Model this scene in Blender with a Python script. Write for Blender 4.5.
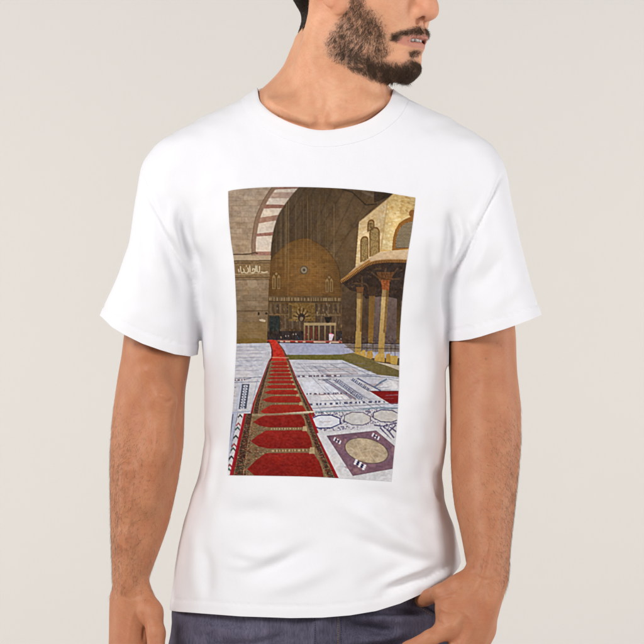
import bpy, math, random
import numpy as np
from mathutils import Vector
from mathutils.bvhtree import BVHTree

rng = np.random.default_rng(7)
random.seed(7)
for o in list(bpy.data.objects):
    bpy.data.objects.remove(o)
S = bpy.context.scene
COL = S.collection

# ------------------------------------------------------------------ camera, light, exposure
PX = 0.0013          # metres per photo pixel in the plane of the shoulders
ZC = 1.235           # camera height
DIST = 3.0           # camera distance from that plane
cam_data = bpy.data.cameras.new('camera')
cam = bpy.data.objects.new('camera', cam_data)
COL.objects.link(cam)
cam.location = (0, -DIST, ZC)
cam.rotation_euler = (math.pi / 2, 0, 0)
cam_data.sensor_fit = 'HORIZONTAL'
cam_data.angle = 2 * math.atan(322 * PX / DIST)
cam_data.clip_end = 60
S.camera = cam

world = bpy.data.worlds.new('World')
S.world = world
world.use_nodes = True
bg = world.node_tree.nodes['Background']
bg.inputs['Color'].default_value = (1.0, 0.985, 0.97, 1)
bg.inputs['Strength'].default_value = 0.16


def area(name, loc, target, size, power, color=(1, 1, 1), spread=180):
    d = bpy.data.lights.new(name, 'AREA')
    d.shape = 'RECTANGLE'
    d.size, d.size_y = size
    d.energy = power
    d.color = color
    d.spread = math.radians(spread)
    o = bpy.data.objects.new(name, d)
    COL.objects.link(o)
    o.location = loc
    o.rotation_euler = (Vector(target) - Vector(loc)).to_track_quat('-Z', 'Y').to_euler()
    return o


area('key_softbox', (-1.65, -2.55, 2.75), (0, 0, 1.2), (1.0, 1.0), 84, (1, 0.99, 0.975))
area('fill_softbox', (2.2, -2.2, 1.7), (0, 0, 1.2), (1.0, 1.6), 39, (1, 0.99, 0.985))
area('backdrop_softbox', (-2.4, 0.3, 1.5), (0.5, 2.4, 1.2), (0.7, 1.8), 32.5, (1, 0.985, 0.985))
area('backdrop_softbox', (2.4, 0.3, 1.5), (-0.5, 2.4, 1.2), (0.7, 1.8), 32.5, (1, 0.985, 0.985))

S.view_settings.view_transform = 'Standard'
S.view_settings.look = 'None'
S.view_settings.exposure = 0
S.view_settings.gamma = 1
S.render.engine = 'CYCLES'
S.cycles.use_denoising = True
S.cycles.max_bounces = 6


# ------------------------------------------------------------------ small helpers
def V(px, py, y=0.0):
    """photo pixel + real depth -> world point"""
    k = PX * (1 + y / DIST)
    return np.array([(px - 322) * k, y, ZC + (322 - py) * k])


def lin(c):
    c = np.asarray(c, float) / 255.0
    return np.where(c <= 0.04045, c / 12.92, ((c + 0.055) / 1.055) ** 2.4)


def smoothstep(a, b, x):
    t = np.clip((x - a) / (b - a), 0, 1)
    return t * t * (3 - 2 * t)


def wave_noise(P, scale, seed, n=14):
    """smooth pseudo noise in -1..1 from random plane waves"""
    r = np.random.default_rng(seed)
    out = np.zeros(len(P))
    for i in range(n):
        d = r.normal(size=P.shape[1])
        d /= np.linalg.norm(d)
        f = (0.6 + 0.9 * r.random()) / scale * 2 * math.pi
        out += np.sin(P @ d * f + r.random() * 6.28)
    return out / math.sqrt(n) * 0.9


# ------------------------------------------------------------------ signed distance modelling
class Field:
    """a dense distance grid that shapes are blended into"""

    def __init__(self, lo, hi, h):
        self.lo = np.array(lo, float)
        self.h = h
        self.n = np.ceil((np.array(hi) - self.lo) / h).astype(int) + 1
        self.D = np.full(self.n, 0.5, np.float32)

    def _sub(self, lo, hi):
        a = np.clip(np.floor((lo - self.lo) / self.h).astype(int), 0, self.n)
        b = np.clip(np.ceil((hi - self.lo) / self.h).astype(int) + 1, 0, self.n)
        if np.any(b <= a):
            return None
        ax = [(self.lo[i] + self.h * np.arange(a[i], b[i])).astype(np.float32) for i in range(3)]
        return (slice(a[0], b[0]), slice(a[1], b[1]), slice(a[2], b[2])), ax

    def add(self, fn, lo, hi, k=0.01, op='u'):
        m = 0.012 + k
        r = self._sub(np.array(lo) - m, np.array(hi) + m)
        if r is None:
            return
        sl, ax = r
        X, Y, Z = ax[0][:, None, None], ax[1][None, :, None], ax[2][None, None, :]
        d = fn(X, Y, Z).astype(np.float32)
        A = self.D[sl]
        if op == 'u':
            h = np.maximum(k - np.abs(A - d), 0) / k
            self.D[sl] = np.minimum(A, d) - h * h * (k * 0.25)
        else:
            d = -d
            h = np.maximum(k - np.abs(A - d), 0) / k
            self.D[sl] = np.maximum(A, d) + h * h * (k * 0.25)

    # -- shapes
    def cone(self, a, b, ra, rb, k=0.01, op='u', M=None):
        a, b = np.array(a, float), np.array(b, float)
        if M is not None:
            a, b = M(a), M(b)
        ab = b - a
        L2 = float(ab @ ab)

        def fn(X, Y, Z):
            px, py, pz = X - a[0], Y - a[1], Z - a[2]
            t = np.clip((px * ab[0] + py * ab[1] + pz * ab[2]) / L2, 0, 1)
            q = (px - t * ab[0]) ** 2 + (py - t * ab[1]) ** 2 + (pz - t * ab[2]) ** 2
            return np.sqrt(q) - (ra + (rb - ra) * t)
        r = max(ra, rb)
        self.add(fn, np.minimum(a, b) - r, np.maximum(a, b) + r, k, op)

    def chain(self, pts, k=0.01, op='u', M=None):
        for (p, r), (q, s) in zip(pts[:-1], pts[1:]):
            self.cone(p, q, r, s, k, op, M)

    def ell(self, c, r, k=0.01, op='u', R=None, M=None):
        """ellipsoid; R = 3x3 rotation whose rows are the local axes"""
        c = np.array(c, float)
        if M is not None:
            c = M(c)
            if R is None:
                R = M.R
            else:
                R = R @ M.R
        if R is None:
            R = np.eye(3)
        r = np.array(r, float)

        def fn(X, Y, Z):
            px, py, pz = X - c[0], Y - c[1], Z - c[2]
            q = [(px * R[i, 0] + py * R[i, 1] + pz * R[i, 2]) for i in range(3)]
            k0 = np.sqrt(sum((q[i] / r[i]) ** 2 for i in range(3)))
            k1 = np.sqrt(sum((q[i] / r[i] ** 2) ** 2 for i in range(3))) + 1e-9
            return k0 * (k0 - 1) / k1
        ext = np.sqrt(((R.T * r) ** 2).sum(1))
        self.add(fn, c - ext, c + ext, k, op)

    def profile(self, rows, k=0.01, n=2.2, tw=0.0):
        """rows: (py, xl, xr, front y, back y); horizontal slices are superellipses"""
        rows = np.array(sorted(rows), float)
        ym = (rows[:, 3] + rows[:, 4]) / 2 * 0.4
        kk = PX * (1 + ym / DIST)
        z = ZC + (322 - rows[:, 0]) * kk
        xl, xr = (rows[:, 1] - 322) * kk, (rows[:, 2] - 322) * kk
        o = np.argsort(z)
        zz = np.linspace(z[o][0], z[o][-1], 400)
        ks = np.ones(9) / 9

        def sm(v):
            w = np.interp(zz, z[o], v[o])
            w2 = np.convolve(np.pad(w, 4, mode='edge'), ks, mode='valid')
            return w2
        XL, XR, YF, YB = sm(xl), sm(xr), sm(rows[:, 3]), sm(rows[:, 4])

        def fn(X, Y, Z):
            z1 = Z.ravel()
            a, b, f, g = (np.interp(z1, zz, q).astype(np.float32) for q in (XL, XR, YF, YB))
            cx, hw = (a + b) / 2, (b - a) / 2
            cy, hd = (f + g) / 2, (g - f) / 2
            qx = np.abs(X - cx) / hw + 1e-6
            qy = np.abs(Y - cy) / hd + 1e-6
            r = (qx ** n + qy ** n) ** (1 / n)
            d = (r - 1) * np.minimum(hw, hd) * 0.9
            over = np.maximum(z1 - zz[-1], zz[0] - z1)
            return np.maximum(d, over)
        lo = (XL.min(), YF.min(), zz[0])
        hi = (XR.max(), YB.max(), zz[-1])
        self.add(fn, lo, hi, k)

    # -- surface extraction (naive surface nets)
    def mesh(self, smooth=3):
        D = self.D
        inside = D < 0
        nx, ny, nz = D.shape
        c = np.zeros((nx - 1, ny - 1, nz - 1), np.uint8)
        for dx in (0, 1):
            for dy in (0, 1):
                for dz in (0, 1):
                    c += inside[dx:nx - 1 + dx, dy:ny - 1 + dy, dz:nz - 1 + dz]
        act = (c > 0) & (c < 8)
        I, J, K = np.nonzero(act)
        idx = np.full(act.shape, -1, np.int32)
        idx[I, J, K] = np.arange(len(I))
        acc = np.zeros((len(I), 3))
        cnt = np.zeros(len(I))
        corners = [(a, b, d) for a in (0, 1) for b in (0, 1) for d in (0, 1)]
        val = {q: D[I + q[0], J + q[1], K + q[2]].astype(float) for q in corners}
        for q in corners:
            for axis in range(3):
                if q[axis] == 0:
                    p = list(q)
                    p[axis] = 1
                    v0, v1 = val[q], val[tuple(p)]
                    m = (v0 < 0) != (v1 < 0)
                    t = np.where(m, v0 / np.where(m, v0 - v1, 1), 0)
                    pos = np.tile(np.array(q, float), (len(I), 1))
                    pos[:, axis] += t
                    acc += pos * m[:, None]
                    cnt += m
        Vt = self.lo + self.h * (np.stack([I, J, K], 1) + acc / cnt[:, None])
        quads = []
        for axis in range(3):
            sl0 = [slice(1, -1)] * 3
            sl1 = [slice(1, -1)] * 3
            sl0[axis] = slice(0, -1)
            sl1[axis] = slice(1, None)
            a, b = inside[tuple(sl0)], inside[tuple(sl1)]
            e = np.nonzero(a != b)
            flip = a[e]
            base = [e[i] + (0 if i == axis else 1) for i in range(3)]
            u, v = [(1, 2), (2, 0), (0, 1)][axis]

            def cell(du, dv):
                q = list(base)
                q[u] = q[u] - du
                q[v] = q[v] - dv
                return idx[q[0], q[1], q[2]]
            q = np.stack([cell(1, 1), cell(0, 1), cell(0, 0), cell(1, 0)], 1)
            q = np.where(flip[:, None], q, q[:, ::-1])
            quads.append(q)
        Q = np.concatenate(quads)
        Q = Q[(Q >= 0).all(1)]
        for lam in [0.5, -0.52] * smooth:
            Vt = Vt + lam * laplace(Vt, Q)
        return Vt, Q


def laplace(Vt, Q):
    s = np.zeros_like(Vt)
    c = np.zeros(len(Vt))
    for i in range(4):
        a, b = Q[:, i], Q[:, (i + 1) % 4]
        for j in range(3):
            s[:, j] += np.bincount(a, Vt[b, j], len(Vt)) + np.bincount(b, Vt[a, j], len(Vt))
        c += np.bincount(a, minlength=len(Vt)) + np.bincount(b, minlength=len(Vt))
    return s / np.maximum(c, 1)[:, None] - Vt


def normals(Vt, F):
    n = np.cross(Vt[F[:, 2]] - Vt[F[:, 0]], Vt[F[:, -1]] - Vt[F[:, 1]])
    N = np.zeros_like(Vt)
    for i in range(F.shape[1]):
        for j in range(3):
            N[:, j] += np.bincount(F[:, i], n[:, j], len(Vt))
    return N / np.maximum(np.linalg.norm(N, axis=1), 1e-12)[:, None]


def clip_tris(Vt, T, f):
    """keep the part of a triangle mesh where f > 0 (exact linear cut)"""
    pos = f > 0
    n = pos[T].sum(1)
    keep = T[n == 3]
    newv, cache, out = [], {}, []
    f = f.copy()

    def cut(a, b):
        key = (a, b) if a < b else (b, a)
        if key not in cache:
            t = f[a] / (f[a] - f[b])
            cache[key] = len(Vt) + len(newv)
            newv.append(Vt[a] + t * (Vt[b] - Vt[a]))
        return cache[key]
    for tri in T[(n == 1) | (n == 2)]:
        p = [pos[v] for v in tri]
        if sum(p) == 1:
            i = p.index(True)
            a, b, c = tri[i], tri[(i + 1) % 3], tri[(i + 2) % 3]
            out.append((a, cut(a, b), cut(a, c)))
        else:
            i = p.index(False)
            a, b, c = tri[i], tri[(i + 1) % 3], tri[(i + 2) % 3]
            x, y = cut(a, b), cut(a, c)
            out.append((x, b, c))
            out.append((x, c, y))
    V2 = np.concatenate([Vt, np.array(newv).reshape(-1, 3)])
    T2 = np.concatenate([keep, np.array(out, int).reshape(-1, 3)])
    used = np.unique(T2)
    remap = np.full(len(V2), -1)
    remap[used] = np.arange(len(used))
    return V2[used], remap[T2]


def build(name, Vt, F, mat, parent=None, color=None, smooth=True):
    me = bpy.data.meshes.new(name)
    Vt = np.asarray(Vt, np.float32)
    F = np.asarray(F, np.int32)
    k = F.shape[1]
    me.vertices.add(len(Vt))
    me.vertices.foreach_set('co', Vt.ravel())
    me.loops.add(F.size)
    me.loops.foreach_set('vertex_index', F.ravel())
    me.polygons.add(len(F))
    me.polygons.foreach_set('loop_start', np.arange(0, F.size, k, dtype=np.int32))
    me.polygons.foreach_set('loop_total', np.full(len(F), k, np.int32))
    me.polygons.foreach_set('use_smooth', np.full(len(F), smooth))
    me.update(calc_edges=True)
    me.validate()
    if color is not None:
        at = me.color_attributes.new('Col', 'FLOAT_COLOR', 'POINT')
        c4 = np.ones((len(Vt), 4), np.float32)
        c4[:, :3] = color
        at.data.foreach_set('color', c4.ravel())
    me.materials.append(mat)
    o = bpy.data.objects.new(name, me)
    COL.objects.link(o)
    o.parent = parent
    return o


def pix(P):
    """world point -> photo pixel"""
    k = PX * (1 + P[:, 1] / DIST)
    return np.stack([322 + P[:, 0] / k, 322 - (P[:, 2] - ZC) / k], 1)


def seg_dist(P, poly):
    """distance of 2-d points to a polyline, and position 0..1 along it"""
    poly = np.array(poly, float)
    L = np.r_[0, np.cumsum(np.linalg.norm(np.diff(poly, axis=0), axis=1))]
    best = np.full(len(P), 1e9)
    t = np.zeros(len(P))
    for i in range(len(poly) - 1):
        a, b = poly[i], poly[i + 1]
        ab = b - a
        s = np.clip(((P - a) @ ab) / (ab @ ab), 0, 1)
        d = np.linalg.norm(P - a - s[:, None] * ab, axis=1)
        m = d < best
        best[m] = d[m]
        t[m] = (L[i] + s[m] * (L[i + 1] - L[i])) / L[-1]
    return best, t


def spline(pts, n=12):
    pts = np.array(pts, float)
    out = []
    P = np.concatenate([[2 * pts[0] - pts[1]], pts, [2 * pts[-1] - pts[-2]]])
    for i in range(1, len(P) - 2):
        for t in np.linspace(0, 1, n, endpoint=False):
            a, b, c, d = P[i - 1:i + 3]
            out.append(0.5 * (2 * b + (c - a) * t + (2 * a - 5 * b + 4 * c - d) * t * t + (3 * b - a - 3 * c + d) * t ** 3))
    out.append(pts[-1])
    return np.array(out)


def in_poly(P, poly):
    poly = np.asarray(poly, float)
    x, y = P[..., 0], P[..., 1]
    r = np.zeros(x.shape, bool)
    j = len(poly) - 1
    for i in range(len(poly)):
        xi, yi = poly[i]
        xj, yj = poly[j]
        if yi != yj:
            r ^= ((yi > y) != (yj > y)) & (x < (xj - xi) * (y - yi) / (yj - yi) + xi)
        j = i
    return r


def soft_poly(P, poly, w):
    d, _ = seg_dist(P, list(poly) + [poly[0]])
    sgn = np.where(in_poly(P, poly), d, -d)
    return smoothstep(-w, w, sgn)


def tube(path, rad, nseg=8, flat=1.0, closed=False):
    path = np.asarray(path, float)
    n = len(path)
    if closed:
        tan = np.roll(path, -1, 0) - np.roll(path, 1, 0)
    else:
        tan = np.gradient(path, axis=0)
    tan /= np.linalg.norm(tan, axis=1)[:, None]
    ref = np.array([0, 1.0, 0.02])
    a = np.cross(tan, ref)
    a /= np.linalg.norm(a, axis=1)[:, None] + 1e-9
    b = np.cross(tan, a)
    rad = np.broadcast_to(rad, (n,))
    ph = np.arange(nseg) / nseg * 2 * math.pi
    Vt = path[:, None] + rad[:, None, None] * (np.cos(ph)[None, :, None] * a[:, None] + flat * np.sin(ph)[None, :, None] * b[:, None])
    F = []
    for i in range(n if closed else n - 1):
        for j in range(nseg):
            i2, j2 = (i + 1) % n, (j + 1) % nseg
            F.append((i * nseg + j, i * nseg + j2, i2 * nseg + j2, i2 * nseg + j))
    return Vt.reshape(-1, 3), np.array(F)


# ------------------------------------------------------------------ materials
def mat(name):
    m = bpy.data.materials.new(name)
    m.use_nodes = True
    nt = m.node_tree
    return m, nt, nt.nodes['Principled BSDF']


def noise(nt, scale, detail=4, rough=0.6, coord=None):
    n = nt.nodes.new('ShaderNodeTexNoise')
    n.inputs['Scale'].default_value = scale
    n.inputs['Detail'].default_value = detail
    n.inputs['Roughness'].default_value = rough
    if coord is None:
        coord = nt.nodes.new('ShaderNodeTexCoord')
    nt.links.new(coord.outputs['Object'], n.inputs['Vector'])
    return n


def bump(nt, b, height, strength, dist):
    n = nt.nodes.new('ShaderNodeBump')
    n.inputs['Strength'].default_value = strength
    n.inputs['Distance'].default_value = dist
    nt.links.new(height, n.inputs['Height'])
    nt.links.new(n.outputs['Normal'], b.inputs['Normal'])
    return n


def math_node(nt, op, a, b=None):
    n = nt.nodes.new('ShaderNodeMath')
    n.operation = op
    for i, v in enumerate((a, b)):
        if v is None:
            continue
        if isinstance(v, (int, float)):
            n.inputs[i].default_value = v
        else:
            nt.links.new(v, n.inputs[i])
    return n.outputs[0]


def skin_material():
    m, nt, b = mat('skin')
    at = nt.nodes.new('ShaderNodeVertexColor')
    at.layer_name = 'Col'
    n1 = noise(nt, 55, 5, 0.65)
    n2 = noise(nt, 700, 3, 0.6)
    r = nt.nodes.new('ShaderNodeValToRGB')
    r.color_ramp.elements[0].position = 0.3
    r.color_ramp.elements[0].color = (0.86, 0.82, 0.80, 1)
    r.color_ramp.elements[1].position = 0.7
    r.color_ramp.elements[1].color = (1.05, 1.06, 1.07, 1)
    nt.links.new(n1.outputs['Fac'], r.inputs['Fac'])
    mx = nt.nodes.new('ShaderNodeMix')
    mx.data_type = 'RGBA'
    mx.blend_type = 'MULTIPLY'
    mx.inputs['Factor'].default_value = 0.4
    nt.links.new(at.outputs['Color'], mx.inputs['A'])
    nt.links.new(r.outputs['Color'], mx.inputs['B'])
    nt.links.new(mx.outputs['Result'], b.inputs['Base Color'])
    b.inputs['Roughness'].default_value = 0.52
    b.inputs['Specular IOR Level'].default_value = 0.35
    b.inputs['Subsurface Weight'].default_value = 0.18
    b.inputs['Subsurface Radius'].default_value = (1.0, 0.35, 0.2)
    b.inputs['Subsurface Scale'].default_value = 0.006
    h = math_node(nt, 'ADD', n1.outputs['Fac'], math_node(nt, 'MULTIPLY', n2.outputs['Fac'], 0.35))
    bump(nt, b, h, 0.35, 0.0012)
    return m


def fabric_material(name, color=None):
    m, nt, b = mat(name)
    if color is None:
        at = nt.nodes.new('ShaderNodeVertexColor')
        at.layer_name = 'Col'
        nt.links.new(at.outputs['Color'], b.inputs['Base Color'])
    else:
        b.inputs['Base Color'].default_value = (*color, 1)
    b.inputs['Roughness'].default_value = 0.9
    b.inputs['Specular IOR Level'].default_value = 0.15
    b.inputs['Sheen Weight'].default_value = 0.0 if color is None else 0.08
    tc = nt.nodes.new('ShaderNodeTexCoord')
    mp = nt.nodes.new('ShaderNodeMapping')
    mp.inputs['Scale'].default_value = (1.6, 1.6, 0.55)
    nt.links.new(tc.outputs['Object'], mp.inputs['Vector'])
    n2 = nt.nodes.new('ShaderNodeTexNoise')
    n2.inputs['Scale'].default_value = 650
    n2.inputs['Detail'].default_value = 2
    nt.links.new(mp.outputs['Vector'], n2.inputs['Vector'])
    n1 = noise(nt, 30, 4, 0.55, tc)
    h = math_node(nt, 'ADD', math_node(nt, 'MULTIPLY', n1.outputs['Fac'], 0.5 if color is not None else 0.15), math_node(nt, 'MULTIPLY', n2.outputs['Fac'], 0.25 if color is not None else 0.1))
    bump(nt, b, h, 0.32, 0.0018)
    return m


def denim_material():
    m, nt, b = mat('denim')
    tc = nt.nodes.new('ShaderNodeTexCoord')
    mp = nt.nodes.new('ShaderNodeMapping')
    mp.inputs['Scale'].default_value = (1, 1, 0.2)
    nt.links.new(tc.outputs['Object'], mp.inputs['Vector'])
    yarn = nt.nodes.new('ShaderNodeTexNoise')
    yarn.inputs['Scale'].default_value = 520
    yarn.inputs['Detail'].default_value = 3
    nt.links.new(mp.outputs['Vector'], yarn.inputs['Vector'])
    fade = noise(nt, 13, 4, 0.6, tc)
    tw = nt.nodes.new('ShaderNodeTexWave')
    tw.inputs['Scale'].default_value = 260
    tw.inputs['Distortion'].default_value = 2
    mp2 = nt.nodes.new('ShaderNodeMapping')
    mp2.inputs['Rotation'].default_value = (0, math.radians(35), 0)
    nt.links.new(tc.outputs['Object'], mp2.inputs['Vector'])
    nt.links.new(mp2.outputs['Vector'], tw.inputs['Vector'])
    at = nt.nodes.new('ShaderNodeVertexColor')
    at.layer_name = 'Col'
    r = nt.nodes.new('ShaderNodeValToRGB')
    r.color_ramp.elements[0].position = 0.32
    r.color_ramp.elements[0].color = (0.42, 0.42, 0.48, 1)
    r.color_ramp.elements[1].position = 0.72
    r.color_ramp.elements[1].color = (1.75, 1.72, 1.62, 1)
    f = math_node(nt, 'ADD', math_node(nt, 'MULTIPLY', yarn.outputs['Fac'], 0.42), math_node(nt, 'MULTIPLY', fade.outputs['Fac'], 0.48))
    f = math_node(nt, 'ADD', f, math_node(nt, 'MULTIPLY', tw.outputs['Fac'], 0.10))
    nt.links.new(f, r.inputs['Fac'])
    mx = nt.nodes.new('ShaderNodeMix')
    mx.data_type = 'RGBA'
    mx.blend_type = 'MULTIPLY'
    mx.inputs['Factor'].default_value = 1
    nt.links.new(at.outputs['Color'], mx.inputs['A'])
    nt.links.new(r.outputs['Color'], mx.inputs['B'])
    nt.links.new(mx.outputs['Result'], b.inputs['Base Color'])
    b.inputs['Roughness'].default_value = 0.85
    b.inputs['Specular IOR Level'].default_value = 0.2
    bump(nt, b, math_node(nt, 'ADD', yarn.outputs['Fac'], tw.outputs['Fac']), 0.4, 0.0006)
    return m


def plain(name, color, rough=0.6, spec=0.3, var=0.25, scale=60):
    m, nt, b = mat(name)
    n = noise(nt, scale, 4)
    r = nt.nodes.new('ShaderNodeValToRGB')
    c = np.array(color)
    r.color_ramp.elements[0].position = 0.3
    r.color_ramp.elements[1].position = 0.7
    r.color_ramp.elements[0].color = (*(c * (1 - var)), 1)
    r.color_ramp.elements[1].color = (*np.minimum(c * (1 + var), 0.95), 1)
    nt.links.new(n.outputs['Fac'], r.inputs['Fac'])
    nt.links.new(r.outputs['Color'], b.inputs['Base Color'])
    b.inputs['Roughness'].default_value = rough
    b.inputs['Specular IOR Level'].default_value = spec
    return m


def strand_material(name):
    m, nt, b = mat(name)
    at = nt.nodes.new('ShaderNodeVertexColor')
    at.layer_name = 'Col'
    nt.links.new(at.outputs['Color'], b.inputs['Base Color'])
    b.inputs['Roughness'].default_value = 0.45
    b.inputs['Specular IOR Level'].default_value = 0.25
    return m


M_SKIN = skin_material()
M_SHIRT = fabric_material('white_cotton', (0.81, 0.806, 0.835))
M_PRINT = fabric_material('printed_cotton')
M_DENIM = denim_material()
M_HAIR = strand_material('dark_brown_hair')
M_THREAD = plain('tan_thread', (0.30, 0.19, 0.09), 0.8, 0.1)
M_NAVY = plain('navy_thread', (0.03, 0.03, 0.055), 0.8, 0.1)
M_TOOTH = plain('tooth_enamel', (0.58, 0.53, 0.50), 0.3, 0.5, 0.04)
M_EYE = plain('eye_white', (0.75, 0.72, 0.70), 0.15, 0.5, 0.03)
M_IRIS = plain('brown_iris', (0.06, 0.03, 0.015), 0.15, 0.5)
M_SHOE = plain('brown_leather', (0.09, 0.05, 0.03), 0.45, 0.4)

# ------------------------------------------------------------------ backdrop: seamless paper sweep
prof = [(-4.2, 0.0), (1.2, 0.0)]
for a in np.linspace(0, math.pi / 2, 14):
    prof.append((1.6 + 0.8 * math.sin(a), 0.8 - 0.8 * math.cos(a)))
prof.append((2.4, 4.2))
bv = [(x, y, z) for (y, z) in prof for x in (-4, 4)]
bf = [(2 * i, 2 * i + 1, 2 * i + 3, 2 * i + 2) for i in range(len(prof) - 1)]
M_PAPER = plain('warm_grey_paper', (0.70, 0.674, 0.638), 0.9, 0.1, 0.006, 3)
back = build('backdrop', bv, bf, M_PAPER)
back['kind'] = 'structure'

# ------------------------------------------------------------------ the person
person = bpy.data.objects.new('person', None)
COL.objects.link(person)
person.location = (0, 0, 0)
person['label'] = 'bearded man in white T-shirt printed with a mosque courtyard, one thumb in his jeans pocket'
person['category'] = 'person'


# ---- head frame: x forward, y towards the camera side, z up
class HeadFrame:
    def __init__(self, origin, yaw, tilt=0.0):
        s, c = math.sin(yaw), math.cos(yaw)
        self.o = origin
        F = np.array([s, -c, 0])
        L = np.array([-c, -s, 0])
        U = np.array([0, 0, 1.0])
        ct, st = math.cos(tilt), math.sin(tilt)
        F2 = F * ct - U * st
        U2 = U * ct + F * st
        self.R = np.stack([F2, L, U2])

    def __call__(self, p):
        return self.o + p @ self.R

    def inv(self, P):
        return (P - self.o) @ self.R.T


HEAD = HeadFrame(V(356, -8, -0.005), math.radians(60))


def add_head(f):
    H = dict(M=HEAD)

    def both(pts):
        return [[((p[0], s * p[1], p[2]), r) for p, r in pts] for s in (1, -1)]
    f.ell((-0.007, 0, 0.050), (0.090, 0.073, 0.084), 0.01, **H)              # cranium
    f.ell((-0.0515, 0, 0.002), (0.030, 0.050, 0.032), 0.016, **H)              # back of the skull
    f.ell((0.038, 0, -0.005), (0.056, 0.062, 0.085), 0.02, **H)              # face
    f.ell((0.040, 0, -0.062), (0.044, 0.046, 0.040), 0.02, **H)              # jaw mass
    f.ell((0.062, 0, -0.063), (0.033, 0.033, 0.036), 0.02, **H)              # mouth barrel
    for c in both([((-0.002, 0.050, -0.030), 0.016), ((0.004, 0.048, -0.070), 0.014),
                   ((0.034, 0.037, -0.091), 0.014), ((0.062, 0.013, -0.0965), 0.0145), ((0.064, 0, -0.0975), 0.0150)]):
        f.chain(c, 0.022, **H)
    for s in (1, -1):
        f.ell((0.056, s * 0.042, -0.006), (0.026, 0.020, 0.022), 0.03, **H)   # cheekbone
        f.ell((0.050, s * 0.037, -0.036), (0.026, 0.018, 0.026), 0.03, **H)   # cheek
        f.cone((0.083, s * 0.012, 0.040), (0.066, s * 0.044, 0.038), 0.010, 0.008, 0.02, **H)   # brow
        f.ell((0.096, s * 0.031, 0.022), (0.016, 0.015, 0.013), 0.012, op='s', **H)             # socket
    # nose
    f.chain([((0.086, 0, 0.030), 0.009), ((0.096, 0, 0.004), 0.008), ((0.1065, 0, -0.0250), 0.0092), ((0.1080, 0, -0.0325), 0.0098)], 0.012, **H)
    f.cone((0.1065, 0, -0.033), (0.0905, 0, -0.0450), 0.0075, 0.006, 0.008, **H)
    for s in (1, -1):
        f.ell((0.0940, s * 0.0125, -0.0345), (0.0115, 0.0070, 0.0090), 0.006, **H)
        f.ell((0.0975, s * 0.0092, -0.0432), (0.0080, 0.0044, 0.0075), 0.002, op='s', **H)
    # lips
    for c in both([((0.0705, 0.0275, -0.0685), 0.0030), ((0.0845, 0.0180, -0.0652), 0.0052), ((0.0925, 0.0080, -0.0620), 0.0060), ((0.0930, 0, -0.0630), 0.0058)]):
        f.chain(c, 0.007, **H)
    for c in both([((0.0700, 0.0260, -0.0700), 0.0030), ((0.0815, 0.0165, -0.0762), 0.0058), ((0.0875, 0.0070, -0.0780), 0.0064), ((0.0880, 0, -0.0780), 0.0064)]):
        f.chain(c, 0.006, **H)
    f.cone((0.0985, 0, -0.045), (0.1000, 0, -0.055), 0.0022, 0.0026, 0.006, op='s', **H)    # philtrum
    f.ell((0.0930, 0, -0.0905), (0.010, 0.020, 0.0055), 0.012, op='s', **H)                # fold above chin
    for c in both([((0.0750, 0.0265, -0.0688), 0.0012), ((0.0905, 0.0170, -0.0692), 0.0028), ((0.0965, 0.0085, -0.0693), 0.0032), ((0.0980, 0, -0.0693), 0.0030)]):
        for (p, r), (q, t) in zip(c[:-1], c[1:]):
            for dx, ky in ((0, 1), (0.006, .86), (0.012, .72)):
                f.cone((p[0] - dx, p[1] * ky, p[2]), (q[0] - dx * 1.2, q[1] * ky, q[2]), r, t, 0.0015, op='s', **H)
    # ears
    for s in (1, -1):
        a = 0.32
        Re = np.array([[math.cos(0.2), 0, -math.sin(0.2)], [-s * 0.0, 1, 0], [math.sin(0.2), 0, math.cos(0.2)]])
        f.ell((0.006, s * 0.0745, 0.004), (0.017, 0.0065, 0.031), 0.006, R=Re, **H)
        f.ell((0.0140, s * 0.0690, -0.0235), (0.0095, 0.0060, 0.0135), 0.010, **H)
        f.ell((0.010, s * 0.0815, 0.004), (0.009, 0.0055, 0.018), 0.004, op='s', R=Re, **H)
        f.chain([((0.019, s * 0.076, 0.012), 0.0032), ((0.012, s * 0.080, 0.030), 0.0035), ((-0.002, s * 0.081, 0.030), 0.0035),
                 ((-0.011, s * 0.081, 0.012), 0.0035), ((-0.006, s * 0.079, -0.010), 0.0032), ((0.006, s * 0.0735, -0.024), 0.0034)], 0.005, **H)
        f.ell((0.0215, s * 0.0700, -0.004), (0.0045, 0.0055, 0.0065), 0.004, **H)


# ------------------------------------------------------------------ T-shirt form and its openings
shirt = Field(V(84, 640, 0) - [0.02, 0.20, 0], V(560, 60, 0) + [0.02, 0.19, 0.01], 0.0026)
shirt.profile([
    (66, 284, 381, -.050, .084), (76, 272, 386.5, -.055, .090), (86, 261.5, 390, -.060, .096), (95, 249, 400, -.066, .101),
    (100, 241, 410, -.069, .103), (113, 212, 437, -.078, .108), (119, 201, 448, -.081, .109), (132, 178, 468, -.088, .111),
    (146, 161, 488, -.095, .112), (165, 152, 495, -.103, .112), (190, 155, 490, -.112, .113), (220, 168, 478, -.119, .113),
    (250, 182, 464, -.122, .112), (285, 195, 448, -.122, .110), (327, 203, 445, -.119, .107), (350, 203.5, 445.3, -.117, .105), (374, 204, 445.6, -.115, .103),
    (400, 204, 446.2, -.113, .102), (440, 204.5, 446.4, -.111, .100), (474, 198, 441, -.110, .100), (503, 189.5, 444.5, -.110, .102),
    (527, 182.5, 455, -.111, .106), (559, 176.5, 461.5, -.114, .112), (590, 172.5, 461, -.117, .116), (611, 170, 459, -.118, .118), (650, 169, 459, -.118, .118)], 0.012, 2.35)
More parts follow.
